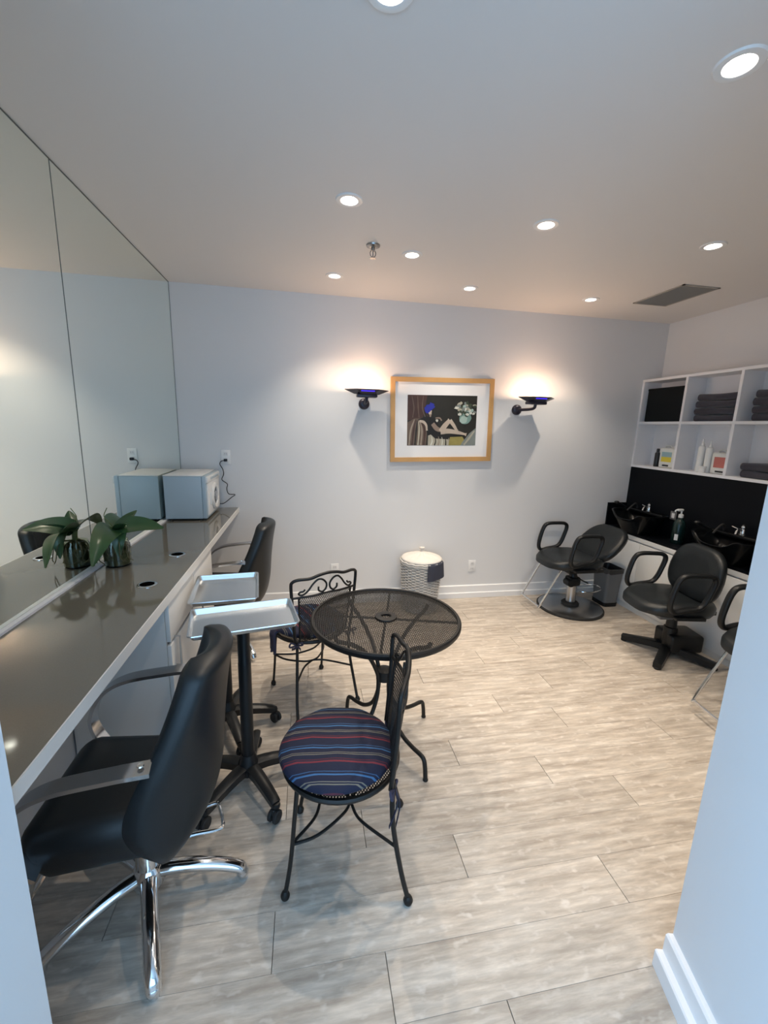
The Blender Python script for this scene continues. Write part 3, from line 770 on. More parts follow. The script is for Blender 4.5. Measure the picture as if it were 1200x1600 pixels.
# ------------------------------------------------------------------ mesh panels
def mesh_strips(inside_seg, half, pitch, w_, th, ang=math.radians(60)):
    # two families of flat strips; inside_seg(p,d)->(t0,t1) or None
    m = MB()
    for s in (1, -1):
        d = Vector((math.cos(ang)*s, math.sin(ang))); nrm = Vector((-d.y, d.x))
        k = int(half/pitch)+1
        for i in range(-k, k+1):
            p = nrm*(i*pitch); seg = inside_seg(p, d)
            if not seg or seg[1]-seg[0] < .002: continue
            a, b = p+d*seg[0], p+d*seg[1]; o = nrm*w_/2; z0 = -th/2+s*th*.25; z1 = z0+th/2
            vs = []
            for z in (z0, z1): vs += [(a.x-o.x, a.y-o.y, z), (a.x+o.x, a.y+o.y, z), (b.x+o.x, b.y+o.y, z), (b.x-o.x, b.y-o.y, z)]
            m.add(vs, [(3,2,1,0),(4,5,6,7),(0,1,5,4),(1,2,6,5),(2,3,7,6),(3,0,4,7)])
    return m
def disc_seg(R):
    def f(p, d):
        b = p.dot(d); c = p.dot(p)-R*R; q = b*b-c
        return None if q <= 0 else (-b-math.sqrt(q), -b+math.sqrt(q))
    return f
def rect_seg(x0, x1, y0, y1):
    def f(p, d):
        t0, t1 = -9, 9
        for a, da, lo_, hi in ((p.x, d.x, x0, x1), (p.y, d.y, y0, y1)):
            if abs(da) < 1e-6:
                if a < lo_ or a > hi: return None
                continue
            u, v = sorted(((lo_-a)/da, (hi-a)/da)); t0, t1 = max(t0, u), min(t1, v)
        return (t0, t1) if t1 > t0 else None
    return f

# ------------------------------------------------------------------ round mesh table
TZ = .700
tb = thing('patio_table', 'round black wrought iron patio table with a see-through mesh top', 'table', (1.366,1.857,0), math.radians(30.6))
TR = .358
MB().lathe([(TR-.012,TZ-.026),(TR-.004,TZ-.028),(TR+.002,TZ-.020),(TR+.002,TZ-.006),(TR-.003,TZ),(TR-.014,TZ-.001),(TR-.016,TZ-.006),(TR-.010,TZ-.012),(TR-.012,TZ-.026)], 72, caps=False).build('rim', 'wrought_iron', tb)
mm = mesh_strips(disc_seg(TR-.012), TR, .0085, .0031, .003); mm.xform(Matrix.Translation((0,0,TZ-.007)))
o = mm.build('mesh_top', 'wrought_iron', tb, smooth=False); o['kind'] = 'stuff'
MB().lathe([(.022,TZ-.012),(.022,TZ),(.026,TZ+.003),(.052,TZ),(.054,TZ-.004),(.052,TZ-.012),(.022,TZ-.012)], 32, caps=False).build('umbrella_ring', 'wrought_iron', tb)
for k in range(4):
    a = k*PI/2+PI/4; ca, sa = math.cos(a), math.sin(a)
    MB().cyl((.05*ca,.05*sa,TZ-.015), ((TR-.012)*ca,(TR-.012)*sa,TZ-.015), .006, 8).build('cross_bar', 'wrought_iron', tb)
for k in range(4):
    a = k*PI/2
    P = catmull([(.295,0,TZ-.018),(.275,0,TZ-.045),(.20,0,TZ-.085),(.115,0,TZ-.16),(.052,0,TZ-.27),(.036,0,.36),(.046,0,.27),(.085,0,.185),(.150,0,.132),(.215,0,.115),(.268,0,.110),(.292,0,.098),(.302,0,.06),(.308,0,.004)], 6)
    lm = MB().tube(P, .0105, 10); lm.lathe([(.012,0),(.013,.006),(.010,.012)], 12, (.308,0,0))
    lm.xform(Matrix.Rotation(a, 4, 'Z')).build('leg', 'wrought_iron', tb)
MB().lathe([(.030,.36),(.040,.365),(.040,.415),(.030,.42)], 20).build('leg_collar', 'wrought_iron', tb)
P = [(.205*math.cos(2*PI*i/48), .205*math.sin(2*PI*i/48), TZ-.088) for i in range(48)]

# ------------------------------------------------------------------ wrought iron patio chairs
def patio_chair(label, loc, rz, ties):
    t = thing('patio_chair', label, 'chair', loc, rz, 'wrought iron patio chairs by the mesh table')
    SZ = .435; SR = .205; sc = -.03           # seat centre x offset
    MB().lathe([(SR-.006,SZ-.014),(SR+.006,SZ-.012),(SR+.008,SZ-.004),(SR+.004,SZ+.004),(SR-.008,SZ+.002),(SR-.006,SZ-.014)], 48, (sc,0,0), caps=False).build('seat_ring', 'wrought_iron', t)
    mm = mesh_strips(disc_seg(SR-.004), SR, .0085, .0030, .003); mm.xform(Matrix.Translation((sc,0,SZ-.004)))
    o = mm.build('seat_mesh', 'wrought_iron', t, smooth=False); o['kind'] = 'stuff'
    # legs with bulb feet
    for s in (-1, 1):
        P = catmull([(sc-.135,s*.150,SZ-.008),(sc-.145,s*.158,.30),(sc-.158,s*.162,.15),(sc-.178,s*.165,.014)], 6)
        MB().tube(P, .0075, 8).lathe([(.008,.0),(.014,.003),(.016,.014),(.011,.026),(.007,.032)], 12, (sc-.178,s*.165,0)).build('leg', 'wrought_iron', t)
        P = catmull([(.150,s*.160,SZ+.02),(.148,s*.160,.36),(.158,s*.166,.26),(.185,s*.180,.12),(.212,s*.188,.014)], 6)
        MB().tube(P, .0085, 8).lathe([(.008,.0),(.014,.003),(.017,.014),(.012,.026),(.008,.032)], 12, (.212,s*.188,0)).build('leg', 'wrought_iron', t)
    # crossing hoop stretchers
    for s in (-1, 1):
        MB().tube(catmull([(sc-.152,s*.160,.215),(sc-.08,s*.120,.213),(sc-.005,s*.035,.245),(sc+.005,s*.0,.26),(sc-.0,-s*.01,.262)] if False else
                          [(sc-.155,s*.160,.215),(sc-.070,s*.125,.214),(sc+.015,s*.045,.218),(sc+.040,s*-.012,.222),(sc+.075,s*-.075,.217),(.160,s*-.168,.215)], 7), .0055, 8).build('stretcher', 'wrought_iron', t)
        MB().tube(catmull([(sc-.155,s*.160,.217),(sc-.09,s*.07,.222),(sc-.075,0,.225)], 6), .0055, 8).build('stretcher', 'wrought_iron', t)
    # backrest frame in a plane leaning back
    lean = .30
    def B(y, z): return Vector((.140+.05*(z-SZ)+.040*(1-(y/.195)**2)*min(1,(z-SZ+.02)/.25), y, z))
    P = [B(-.166,SZ-.0),B(-.178,.54),B(-.188,.68),B(-.194,.770),B(-.188,.796),B(-.160,.808),B(-.100,.810),B(-.050,.824),B(0,.830),B(.050,.824),B(.100,.810),B(.160,.808),B(.188,.796),B(.194,.770),B(.188,.68),B(.178,.54),B(.166,SZ-.0)]
    MB().tube(catmull(P, 6), .0085, 10).build('back_frame', 'wrought_iron', t)
    ZR = .712
    MB().tube(catmull([B(-.186,ZR-.006),B(-.09,ZR),B(0,ZR+.006),B(.09,ZR),B(.186,ZR-.006)], 5), .0065, 8).build('back_rail', 'wrought_iron', t)
    for s in (-1, 1): MB().tube([B(s*.140,SZ+.01), B(s*.156,ZR)], .006, 8).build('back_upright', 'wrought_iron', t)
    m = mesh_strips(rect_seg(-.150,.150,-.135,.136), .22, .0085, .0030, .003)
    m.v = [tuple(B(x*(.94+.12*(y+.135)/.3), ZR-.138+y)+Vector((z*.95,0,-z*.3))) for x, y, z in m.v]
    o = m.build('back_mesh', 'wrought_iron', t, smooth=False); o['kind'] = 'stuff'
    for s in (-1, 1):                       # S scroll: hook near the post, sweep up, curl beside the centre
        pts = [(.118,.776),(.126,.766),(.140,.764),(.148,.754),(.138,.746),(.122,.750),(.100,.772),(.080,.802),(.055,.824),(.030,.820),(.010,.795),(.012,.768),(.030,.752),(.050,.762),(.052,.782)]
        P = [B(s*y*1.06, z-.024) for y, z in pts]
        MB().tube(catmull(P, 5), .0052, 8).build('scroll', 'wrought_iron', t)
    # round cushion
    m = MB(); R = .207
    m.lathe([(.001,.004),(R*.8,.004),(R*.95,.010),(R,.022),(R*.96,.036),(R*.80,.050),(R*.45,.058),(.001,.060)], 48, (sc-.014,0,SZ), caps=False)
    for i, p in enumerate(m.v):
        x, y, z = p
        if z > SZ+.03: z += .003*math.sin(x*40)*math.cos(y*33)
        m.v[i] = (x, y, z)
    m.build('cushion', 'stripes', t, ang=70, label='round navy cushion with red, blue and tan stripes')
    for s in (-1, 1):
        x0, y0 = .150, s*.166
        b = MB()
        for e in (-1, 1):
            b.tube(catmull([(x0,y0,SZ+.0),(x0+.012*e,y0+.024*e,SZ+.012),(x0+.006*e,y0+.034*e,SZ-.006),(x0,y0,SZ-.004)], 5), .005, 6)
        for e, L_ in ((-1, .10), (1, .14)):
            if ties and s < 0: L_ *= 1.25
            if not ties: L_ *= .25
            b.sweep(catmull([(x0+.008,y0,SZ),(x0+.018+.006*e,y0+.012*e,SZ-L_*.4),(x0+.012*e,y0+.02*e,SZ-L_)], 5), [(-.001,-.006),(.001,-.006),(.001,.006),(-.001,.006)])
        b.build('tie', 'tie_ribbon', t)
    if not ties:
        m = MB()
        for q in range(5):
            xx = -.073+.012*q; L_ = .105+.02*math.sin(q*2.1); e = .003*(q % 2)
            m.sweep(catmull([(xx,-.175,SZ+.015),(xx,-.208,SZ+.012),(xx,-.222-e,SZ-.01),(xx,-.220+e,SZ-.05),(xx,-.221-e,SZ-L_)], 5), [(-.0075,-.0035),(.0075,-.0035),(.0075,.0035),(-.0075,.0035)])
        m.build('tie', 'tie_ribbon', t)
    return t
patio_chair('wrought iron patio chair with striped round cushion, its mesh back against the table rim', (1.140,1.322,0), math.radians(-8), True)
patio_chair('wrought iron patio chair with striped cushion, scrolled back towards the aluminium trays', (1.020,2.318,0), math.radians(-65), False)

# ------------------------------------------------------------------ wicker hamper
hp = thing('laundry_hamper', 'round white wicker laundry hamper with beige cloth lid and navy flap', 'hamper', (1.985,3.435,0))
HZ = .445
def hr(z): return .145+.033*(z/HZ)
m = MB(); nst = 30
for k in range(nst):
    a = 2*PI*k/nst
    m.tube([(hr(0)*math.cos(a), hr(0)*math.sin(a), .004), (hr(HZ)*math.cos(a), hr(HZ)*math.sin(a), HZ)], .0038, 6)
m.build('stakes', 'wicker', hp)['kind'] = 'stuff'
m = MB(); rows = 34
for r in range(rows):
    z = .012+(HZ-.03)*r/(rows-1)
    P = []
    for i in range(nst*2):
        a = 2*PI*i/(nst*2); q = hr(z)+(.0058 if (i//1+0) % 4 in (0, 1) else -.0058)*(1 if r % 2 else -1)
        P.append((q*math.cos(a+.05), q*math.sin(a+.05), z))
    m.tube(P, .0054, 6, closed=True)
m.build('weave', 'wicker', hp)['kind'] = 'stuff'
m = MB().lathe([(.001,.004),(.132,.004),(.168,HZ-.02),(.160,HZ-.02),(.126,.010),(.001,.010)], 32, caps=False); m.build('liner', 'hamper_cloth', hp)
m = MB()
for (z, q) in ((HZ-.006, .182), (HZ+.010, .183)): m.tube([(q*math.cos(2*PI*i/48), q*math.sin(2*PI*i/48), z+.003*math.sin(i*2.1)) for i in range(48)], .0085, 8, closed=True)
m.build('rim', 'wicker', hp)
lm = MB()
prof = [(.176,.0),(.180,.010),(.172,.020),(.140,.032),(.090,.046),(.045,.060),(.022,.070)]
nL = 60; vs = []; fs = []
for i in range(nL):
    a = 2*PI*i/nL
    for k, (r, z) in enumerate(prof):
        pl_k = .0035*math.sin(i*PI/2.5)*(1-r/.20)*(1 if k else 0); vs.append((r*math.cos(a), r*math.sin(a), HZ+.016+z+pl_k))
kk = len(prof)
for i in range(nL):
    for q in range(kk-1): fs.append((i*kk+q, (i+1)%nL*kk+q, (i+1)%nL*kk+q+1, i*kk+q+1))
fs.append(tuple(i*kk+kk-1 for i in range(nL))); fs.append(tuple(i*kk for i in reversed(range(nL))))
ld_ = lm.add(vs, fs).build('lid', 'hamper_cloth', hp, ang=70)
m = MB().lathe([(.020,HZ+.082),(.012,HZ+.090),(.011,HZ+.096),(.018,HZ+.108),(.024,HZ+.122),(.012,HZ+.120),(.001,HZ+.112)], 14, caps=False)
for i, p in enumerate(m.v):
    a = math.atan2(p[1], p[0]); m.v[i] = (p[0]*(1+.25*math.sin(5*a)), p[1]*(1+.25*math.sin(5*a)), p[2])
m.build('gathered_knot', 'hamper_cloth', ld_)
def flap(u, v):
    a = math.radians(-88+62*u); z = HZ+.024-.152*v+ (.012*u*(v)) ; r = .192+.004*math.sin(u*9)*v+.010*v*u - (.012 if v < .05 else 0)
    return Vector((r*math.cos(a), r*math.sin(a), z)), Vector((math.cos(a), math.sin(a), 0))
MB().shell(flap, 14, 10, .005).build('flap', 'navy_cloth', hp, label='navy cloth flap hanging over the rim')

# ------------------------------------------------------------------ backwash wall: cabinet, black counter, splash, bowls
cab = thing('backwash_cabinet', 'long low white cabinet under the black shampoo bowls', 'cabinet', (4.10, 2.40, 0))
CY0, CY1 = 1.15-2.40, D-.002-2.40
MB().bb(-.19, .205, CY0, CY1, 0, .60).build('body', 'cabinet_white', cab, smooth=False)
MB().bb(-.212, .205, CY0, CY1, .655, .690).build('top_trim', 'cabinet_white', cab, smooth=False)
MB().bb(-.19, .205, CY0, CY1, .60, .655).build('rail', 'cabinet_white', cab, smooth=False)
nd = 5; wd = (CY1-CY0)/nd
for k in range(nd):
    a = CY0+k*wd
    dd = MB().rbox((-.199, a+wd/2, .35), (.018, wd-.004, .585), .003, 2).build('door', 'cabinet_white', cab)
    MB().lathe([(.006,0),(.006,.010),(.012,.016),(.012,.022),(.001,.025)], 14).xform(Matrix.Translation((-.207, a+(.06 if k % 2 else wd-.06), .592)) @ Matrix.Rotation(-PI/2, 4, 'Y')).build('knob', 'grey_plastic', dd)
wk = MB().bb(-.205, .019, CY0, CY1, 0, .018).build('backwash_counter', 'black_laminate', smooth=False)
wk.location = (4.10, 2.40, .690); tag(wk, 'narrow black laminate worktop carrying the shampoo bowls and the pump bottle', 'counter')
o = MB().bb(.020, .205, CY0, CY1, 0, .590).build('backsplash', 'black_laminate', smooth=False)
o.location = (4.10, 2.40, .690); tag(o, 'tall black splash panel between the cubby shelf and the shampoo bowls', 'panel')
o = MB().bb(-.185, .019, CY1-.018, CY1, .018, .236).build('side_backsplash', 'black_laminate', smooth=False)
o.location = (4.10, 2.40, .690); tag(o, 'short black side splash against the white back wall at the corner bowl', 'panel')
def bowl(label, y):
    t = thing('shampoo_bowl', label, 'sink', (3.968, y, .708), 0, 'black shampoo bowls')
    n = 40
    def ring(s, z, neck=0):
        out = []
        for i in range(n):
            a = 2*PI*i/n; x, yy = math.cos(a), math.sin(a)
            e = .62; X = .150*s*abs(x)**e*(1 if x >= 0 else -1); Y = .235*s*abs(yy)**e*(1 if yy >= 0 else -1)
            zz = z
            if x < 0: zz -= neck*max(0, 1-(yy/.5)**2)*min(1, -x*1.3)
            out.append((X, Y, zz))
        return out
    loops = [ring(.55,.0),ring(.62,.03),ring(.90,.13,.03),ring(.99,.175,.06),ring(1.0,.185,.06),ring(.96,.188,.06),ring(.91,.178,.06),ring(.78,.10,.02),ring(.45,.035),ring(.08,.028)]
    vs = [p for l in loops for p in l]; fs = []
    for l in range(len(loops)-1):
        for i in range(n): fs.append((l*n+i, l*n+(i+1)%n, l*n+n+(i+1)%n, l*n+n+i))
    fs.append(tuple(reversed(range(n)))); fs.append(tuple((len(loops)-1)*n+i for i in range(n)))
    MB().add(vs, fs).build('basin', 'black_gloss', t, ang=60)
    MB().lathe([(.022,.029),(.022,.033),(.012,.034),(.001,.032)], 18).build('drain', 'chrome', t)
    MB().rbox((.105,0,.182), (.085,.40,.030), .012, 3).build('deck', 'black_gloss', t)
    f = MB().lathe([(.024,.197),(.024,.203),(.017,.207),(.016,.232),(.013,.238)], 20, (.108,.0,0)); 
    fa = f.build('faucet', 'chrome', t)
    MB().ball((.108,0,.250), .015, 14, 8).lathe([(.009,.262),(.012,.270),(.001,.276)], 12, (.108,0,0)).build('faucet_knob', 'chrome', fa)
    MB().tube(catmull([(.100,0,.222),(.075,-.005,.236),(.045,-.01,.232),(.030,-.014,.205)], 6), .0075, 10).build('spout', 'chrome', fa)
    MB().tube(catmull([(.108,.0,.222),(.112,.05,.232),(.112,.085,.240)], 5), .005, 8).build('lever', 'chrome', fa)
    h = MB().tube(catmull([(.10,.13,.20),(.09,.13,.235),(.06,.12,.245),(.01,.11,.215),(-.03,.10,.185)], 6), .0075, 8)
    hh_ = h.build('spray_hose', 'black_rubber', t)
    sm = MB().tube(catmull([(.03,.19,.196),(-.02,.20,.226),(-.06,.205,.240)], 4), [.010]*4+[.011]*4+[.014], 10); sm.lathe([(.001,.0),(.020,.002),(.024,.012),(.014,.022)], 16, (-.065,.205,.234))
    sm.build('spray_head', 'black_plastic', hh_)
    return t
bowl('black shampoo bowl with chrome faucet behind the reclined chair in the corner', 3.29)
bowl('black shampoo bowl with chrome faucet behind the upright star-based chair', 2.43)
# pump bottle
pb = thing('pump_bottle', 'dark green pump bottle with white pump on the black counter', 'bottle', (4.03, 2.905, .708))
MB().lathe([(.001,0),(.044,0),(.047,.006),(.047,.155),(.040,.185),(.020,.210),(.016,.214),(.016,.222)], 28).build('bottle', 'bottle_green', pb)
MB().lathe([(.018,.220),(.018,.245),(.010,.250),(.006,.252),(.006,.275)], 18).build('collar', 'bottle_white', pb)
m = MB(); m.rbox((-.012,.004,.283), (.055,.022,.018), .006, 2); m.tube(catmull([(-.03,.004,.284),(-.050,.004,.282),(-.058,.004,.270)], 4), .006, 8); m.build('pump_head', 'bottle_white', pb)
def lab(u, v):
    a = PI+.55+(u-.5)*.55; return Vector((.0474*math.cos(a), .0474*math.sin(a), .035+.05*v)), Vector((math.cos(a), math.sin(a), 0))
MB().shell(lab, 6, 2, .0006).build('label', 'label_white', pb)
cu = thing('splash_outlet', 'grey outlet plate on the black backsplash beside the green pump bottle', 'outlet', (4.12, 3.064, .910))
MB().rbox((-.0025,0,0), (.005,.062,.072), .002, 2).build('cover_plate', 'grey_plastic', cu)
MB().rbox((-.0058,0,0), (.002,.030,.042), .001, 1).build('socket', 'plate_trim', cu)

# ------------------------------------------------------------------ wall shelf unit
SX0, SX1, SZ0, SZ1 = 4.117, W-.001, 1.281, 2.092
su = thing('cubby_shelf', 'white open cubby shelf unit mounted above the black splash panel', 'shelf', (SX0, D-.001, SZ0))
dep = SX1-SX0; T = .022
ycuts = [0, -.470, -.935, -1.400, -1.865]
zc = [0, (1.697-SZ0-.011), SZ1-SZ0-T]
for z, nm in ((0,'bottom_board'), (zc[1],'middle_board'), (zc[2],'top_board')):
    MB().bb(0, dep, ycuts[-1]-T, 0, z, z+T).build(nm, 'shelf_white', su, smooth=False)
for i, y in enumerate(ycuts):
    for lv in range(2):
        MB().bb(0, dep, y-T, y, zc[lv]+T, zc[lv+1]).build('divider' if 0 < i < 4 else 'end_panel', 'shelf_white', su, smooth=False)
MB().bb(dep-.006, dep, ycuts[-1], -T, T, zc[2]).build('back_panel', 'shelf_white', su, smooth=False)
SHB, SHM = SZ0+T+.0005, SZ0+zc[1]+T+.0005
# storage box
o = thing('storage_box', 'black fabric storage box in the corner cubby of the shelf', 'box', (4.215, 3.365, SHM))
MB().rbox((0,0,.142), (.165,.405,.284), .006, 2).build('body', 'storage_black', o)
MB().rbox((0,0,.287), (.170,.410,.020), .006, 2).build('lid', 'storage_black', o)
# folded towels
def towel_mesh(L_, dp, th, seed):
    rnd = random.Random(seed); m = MB()
    # cross-section in (x,z): folded over at the front (x=0), open layers at the back
    hth = th/2; prof = []
    for i in range(9):
        a = PI/2+PI*i/8; prof.append((hth*math.cos(a)*.9+hth, hth+hth*math.sin(a)))
    prof = [(dp, th)]+prof+[(dp, 0), (dp, hth*.88), (hth*1.6, hth*.94), (hth*1.6, hth*1.06), (dp, hth*1.12)]
    ny = 12; vs = []; k = len(prof)
    ph = rnd.uniform(0, 6)
    for j in range(ny+1):
        y = (j/ny-.5)*L_
        for x, z in prof: vs.append((x+.004*math.sin(y*18+ph), y, z*(1+.0*y)+ (.004*math.sin(y*14+ph)*z/th if z > hth else 0)))
    fs = []
    for j in range(ny):
        for q in range(k): fs.append((j*k+q, j*k+(q+1)%k, j*k+k+(q+1)%k, j*k+k+q))
    fs.append(tuple(reversed(range(k)))); fs.append(tuple(ny*k+q for q in range(k)))
    return m.add(vs, fs)
tm = [towel_mesh(.345, .150, .050, s).mesh('folded_towel', 'towel_charcoal', ang=60) for s in range(3)]
def stack(y, z, n, lab, grp, dx=.012):
    for k in range(n):
        o = bpy.data.objects.new('folded_towel', tm[k % 3]); COL.objects.link(o)
        o.location = (SX0+dx+random.uniform(0,.008), y+random.uniform(-.006,.006), z+k*.0548); o.rotation_euler = (0,0,random.uniform(-.02,.02))
        tag(o, lab % ({4: ['bottom', 'second from bottom', 'second from top', 'topmost'], 2: ['bottom', 'topmost']}[n][k]), 'towel', grp)
stack(2.878, SHM, 4, 'charcoal folded towel, %s of the stack next to the storage box', 'towels beside the storage box')
stack(2.410, SHM, 4, 'charcoal folded towel, %s of the tall stack over the two-towel pile', 'towels in the upper cubby')
stack(2.410, SHB, 2, 'charcoal folded towel, %s of the two-towel pile on the bottom shelf row', 'towels in the lower cubby')
# bottles and jugs
def jug(label, y, labcol, lab2, hh=.165, wd=.165):
    t = thing('plastic_jug', label, 'jug', (4.205, y, SHB))
    MB().rbox((0,0,hh/2), (.095,wd,hh), .014, 3).build('body', 'jug_plastic', t)
    MB().lathe([(.020,0),(.020,.018),(.001,.020)], 18, (0,-wd*.22,hh-.002)).build('cap', 'bottle_white', t)
    MB().tube(catmull([(0,wd*.40,hh-.012),(0,wd*.38,hh+.016),(0,wd*.1,hh+.018),(0,-.0*wd,hh-.004)], 5), .007, 8).build('handle', 'jug_plastic', t)
    z0, z1 = hh*.30, hh*.80
    lb = MB().bb(-.0485, -.0477, -wd*.33, wd*.33, z0, z1).build('label', labcol, t, smooth=False)
    if lab2: MB().bb(-.0490, -.0485, -wd*.33, wd*.33, (z0+z1)/2, z1).build('label_band', lab2, lb, smooth=False)
    MB().bb(-.0485, -.0477, -wd*.2, wd*.2, hh*.08, hh*.16).build('lower_label', 'bottle_black', t, smooth=False)
    return t
jug('white plastic jug with yellow and blue label on the bottom shelf row', 3.275, 'label_yellow', 'label_blue', .175, .165)
jug('white plastic jug with red label next to the slim white bottles', 2.765, 'label_red', None, .165, .165)
def bottle(label, y, h, r, m_, cat='bottle', nozzle=True, x=4.185, name='product_bottle', z=None, grp=None):
    t = thing(name, label, cat, (x, y, SHB), 0, grp)
    MB().lathe([(.001,0),(r*.95,0),(r,.004),(r,h*.72),(r*.8,h*.78),(r*.42,h*.80)], 22).build('body', m_, t)
    if nozzle: MB().lathe([(r*.5,h*.795),(r*.5,h*.86),(r*.30,h*.87),(r*.16,h),(.001,h)], 16).build('nozzle', m_, t)
    else: MB().lathe([(r*.6,h*.795),(r*.6,h*.99),(.001,h)], 16).build('cap', m_, t)
    return t
bottle('small black bottle standing beside the yellow labelled jug', 3.405, .165, .022, 'bottle_black', nozzle=False)
bottle('slim white nozzle bottle, the slightly taller one further from the red labelled jug', 2.965, .265, .026, 'bottle_white', grp='slim white bottles')
bottle('slim white nozzle bottle, the slightly shorter one next to the red labelled jug', 2.895, .255, .026, 'bottle_white', grp='slim white bottles')
jr = thing('cosmetic_jar', 'squat white jar in front of the slim white bottles', 'jar', (4.145, 2.898, SHB))
MB().lathe([(.001,0),(.024,0),(.025,.004),(.025,.030),(.022,.034)], 20).build('body', 'bottle_white', jr)
MB().lathe([(.026,.033),(.026,.050),(.001,.052)], 20).build('lid', 'bottle_white', jr)

# ------------------------------------------------------------------ shampoo chairs
def shampoo_chair(label, loc, rz, base, recline, foot=True, dx=0, pv=.13, br=.285, fz=.058, dz=0):
    t = thing('shampoo_chair', label, 'chair', loc, rz, 'black shampoo chairs')
    TD = Matrix.Translation((dx, 0, dz))
    ST = .500
    if base == 'disc':
        MB().lathe([(.001,0),(br,0),(br+.005,.006),(br+.005,.016),(br-.003,.022)], 56).build('base_rim', 'black_rubber', t)
        MB().lathe([(br-.002,.018),(br-.015,.026),(.10,.036),(.001,.038)], 56, caps=False).build('base_plate', 'brushed_steel', t)
        MB().lathe([(.075,.036),(.078,.050),(.066,.062),(.048,.066)], 32).build('column_collar', 'black_rubber', t)
        MB().lathe([(.042,.06),(.042,.22),(.038,.225)], 28).build('column', 'brushed_steel', t)
        p = MB(); p.rbox((0,0,.262), (.11,.10,.085), .02, 3); p.lathe([(.040,.30),(.030,.33),(.022,.335),(.022,.40)], 18); p.cyl((-.05,-.06,.255), (-.05,.02,.255), .034, 18)
        p.build('pump', 'black_plastic', t)
        MB().tube(catmull([(.02,-.05,.30),(.07,-.07,.275),(.10,-.08,.262)], 4), .006, 8).build('lever', 'black_plastic', t)
        P = [(.160+.125*math.cos(2*PI*i/32), .0+.09*math.sin(2*PI*i/32), .180+.010*math.cos(2*PI*i/32)) for i in range(32)]
        if br > .25: MB().tube(P, .005, 8, closed=True).build('pump_ring', 'chrome', t)
    else:
        for k in range(4):
            a = math.radians(46)+k*PI/2
            m = MB().sweep([(.02,0,.062),(.10,0,.058),(.26,0,.034),(.30,0,.030)], [(-.022,-.030),(.018,-.030),(.022,-.020),(.022,.020),(.018,.030),(-.022,.030)], scale=[1.15,1.1,.95,.9])
            m.lathe([(.020,0),(.022,.010),(.018,.016)], 12, (.285,0,0))
            m.xform(Matrix.Rotation(a, 4, 'Z')).build('leg', 'black_plastic', t)
        MB().rbox((.085,.02,.115), (.24,.20,.13), .02, 3).build('pump', 'black_plastic', t)
        MB().lathe([(.045,.06),(.045,.22),(.035,.225),(.030,.40)], 24).build('column', 'black_plastic', t)
        MB().rbox((-.085,-.02,.335), (.10,.09,.075), .012, 2).build('tilt_box', 'grey_plastic', t)
    MB().rbox((.02,0,.395), (.34,.30,.030), .006, 2).build('seat_plate', 'black_plastic', t)
    # seat cushion: wide rounded front, dished
    m = MB(); n = 48; loops = []
    def ring(s, z, dx=0):
        out = []
        for i in range(n):
            a = 2*PI*i/n; x, y = math.cos(a), math.sin(a)
            e = .70 if x > 0 else .86
            X = (.235 if x > 0 else .285)*s*abs(x)**e*(1 if x >= 0 else -1); Y = .238*s*abs(y)**.62*(1 if y >= 0 else -1)
            zz = z - (.030*max(0, -X/.285)**2.2 if z > .44 else .0) + (.006*(Y/.238)**2 if z > .48 else 0)
            out.append((X+dx, Y, zz))
        return out
    L_ = [ring(.80,.408),ring(.93,.414),ring(1.0,.445),ring(1.0,.478),ring(.95,.497),ring(.80,.504),ring(.5,.498),ring(.05,.495)]
    fs = []
    for l in range(len(L_)-1):
        for i in range(n): fs.append((l*n+i, l*n+(i+1)%n, l*n+n+(i+1)%n, l*n+n+i))
    fs.append(tuple(reversed(range(n)))); fs.append(tuple((len(L_)-1)*n+i for i in range(n)))
    m.add([p for l in L_ for p in l], fs).xform(TD).build('seat', 'black_vinyl', t, ang=70)
    # backrest pad, rounded trapezoid, pivoting at the rear of the seat
    m = MB(); loops = []; nb = 44
    def bring(s, d):
        out = []
        for i in range(nb):
            a = 2*PI*i/nb; x, y = math.cos(a), math.sin(a)
            z = .195*s*abs(y)**.72*(1 if y >= 0 else -1); yy = .245*s*abs(x)**.62*(1 if x >= 0 else -1)
            yy *= 1-.10*(z/.195) if z > 0 else 1-.02*z
            out.append((d-.045*(1-(yy/.26)**2)*.0+.30*(-(yy*yy)) , yy, z+.225))
        return out
    L_ = [bring(.05,-.004),bring(.55,-.002),bring(.86,-.004),bring(.97,.012),bring(1.0,.032),bring(.97,.054),bring(.84,.064),bring(.05,.066)]
    fs = []
    for l in range(len(L_)-1):
        for i in range(nb): fs.append((l*nb+i, l*nb+(i+1)%nb, l*nb+nb+(i+1)%nb, l*nb+nb+i))
    fs.append(tuple(reversed(range(nb)))); fs.append(tuple((len(L_)-1)*nb+i for i in range(nb)))
    piv = TD @ Matrix.Translation((pv, 0, .460)) @ Matrix.Rotation(recline, 4, 'Y')
    m.add([p for l in L_ for p in l], fs).xform(piv).build('backrest', 'black_vinyl', t, ang=70)
    m = MB(); m.rbox((.045,0,.12), (.022,.08,.24), .006, 2); m.xform(piv); m.rbox((.130+dx,0,.432), (.12,.08,.030), .008, 2); m.build('back_bracket', 'black_plastic', t)
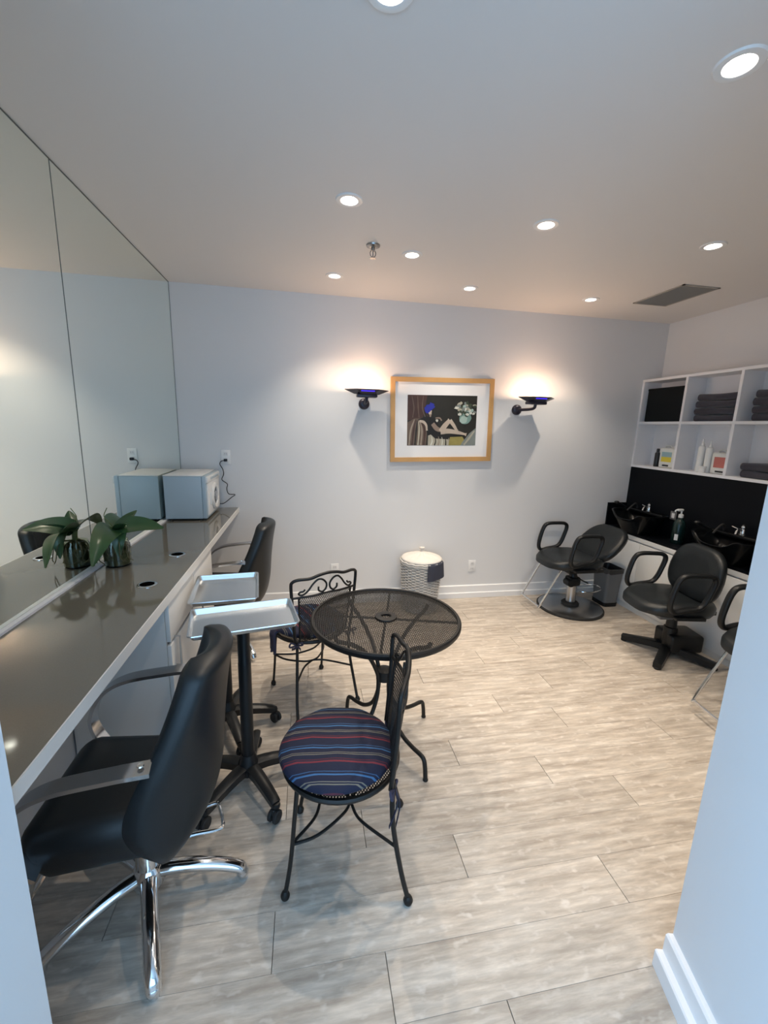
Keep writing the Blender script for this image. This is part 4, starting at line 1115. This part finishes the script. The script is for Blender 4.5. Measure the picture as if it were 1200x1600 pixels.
    # padded loop armrests
    for s in (-1, 1):
        y = s*.252
        P = [(-.150,y,.475),(-.178,y,.52),(-.166,y,.62),(-.140,y,.700),(-.100,y,.730),(.0,y,.734),(.070,y,.728),(.095,y,.695),(.078,y,.620),(.050,y,.545),(.010,y,.505),(-.08,y,.488)]
        MB().sweep(catmull(P, 5, closed=True), [(.016*math.cos(2*PI*q/10), .021*math.sin(2*PI*q/10)) for q in range(10)], closed=True, up=(0,1,0)).xform(TD).build('armrest', 'black_plastic', t, ang=60)
        MB().rbox((-.02,s*.215,.425), (.20,.080,.022), .005, 2).xform(TD).build('arm_bracket', 'black_plastic', t)
    if foot:
        P = catmull([(-.16,-.15,.410),(-.20,-.15,.385),(-.352,-.15,fz+.017),(-.360,-.135,fz+.002),(-.363,-.10,fz),(-.363,.10,fz),(-.360,.135,fz+.002),(-.352,.15,fz+.017),(-.20,.15,.385),(-.16,.15,.410)], 5)
        MB().tube(P, .0085, 8).xform(TD).build('footrest', 'chrome', t)
    return t
shampoo_chair('black shampoo chair reclined towards the corner bowl on a round steel base', (3.385,3.285,0), 0, 'disc', .76, dx=-.045, pv=.115, fz=.08, dz=.012)
shampoo_chair('black upright shampoo chair on a black four-legged star base by the white cabinet', (3.610,2.430,0), -.18, 'star', .17, foot=False, dx=-.04, pv=.092, dz=-.034)
shampoo_chair('black shampoo chair with chrome footrest half hidden by the entrance wall', (3.660,1.650,0), -.10, 'disc', .20, dx=-.095, br=.205, fz=.07)

# ------------------------------------------------------------------ waste bin
wb = thing('waste_bin', 'grey plastic waste bin with black liner behind the round based chair', 'bin', (3.790,3.345,0))
def bring2(hx_, hy_, z, r=.03, n=4):
    out = []
    for (sx, sy, a0) in ((1,1,0),(-1,1,PI/2),(-1,-1,PI),(1,-1,3*PI/2)):
        for i in range(n+1):
            q = a0+i*PI/2/n; out.append((sx*(hx_-r)+r*math.cos(q), sy*(hy_-r)+r*math.sin(q), z))
    return out
def loopmesh(loops, capa=True, capb=True):
    k = len(loops[0]); fs = []
    for l in range(len(loops)-1):
        for i in range(k): fs.append((l*k+i, l*k+(i+1)%k, l*k+k+(i+1)%k, l*k+k+i))
    if capa: fs.append(tuple(reversed(range(k))))
    if capb: fs.append(tuple((len(loops)-1)*k+i for i in range(k)))
    return MB().add([p for l in loops for p in l], fs)
loopmesh([bring2(.070,.090,.03),bring2(.085,.110,.36),bring2(.080,.105,.36),bring2(.066,.086,.04)]).build('body', 'grey_plastic', wb)
loopmesh([bring2(.074,.094,0),bring2(.075,.095,.034),bring2(.067,.087,.036)]).build('base', 'black_plastic', wb)
L_ = [bring2(.087,.112,.325),bring2(.088,.113,.366),bring2(.078,.102,.368),bring2(.070,.09,.25),bring2(.05,.07,.20)]
L_ = [[(x, y, z+(.006*math.sin(i*1.7) if j in (0,) else 0)) for i, (x, y, z) in enumerate(l)] for j, l in enumerate(L_)]
loopmesh(L_, False, True).build('liner', 'bin_liner', wb)
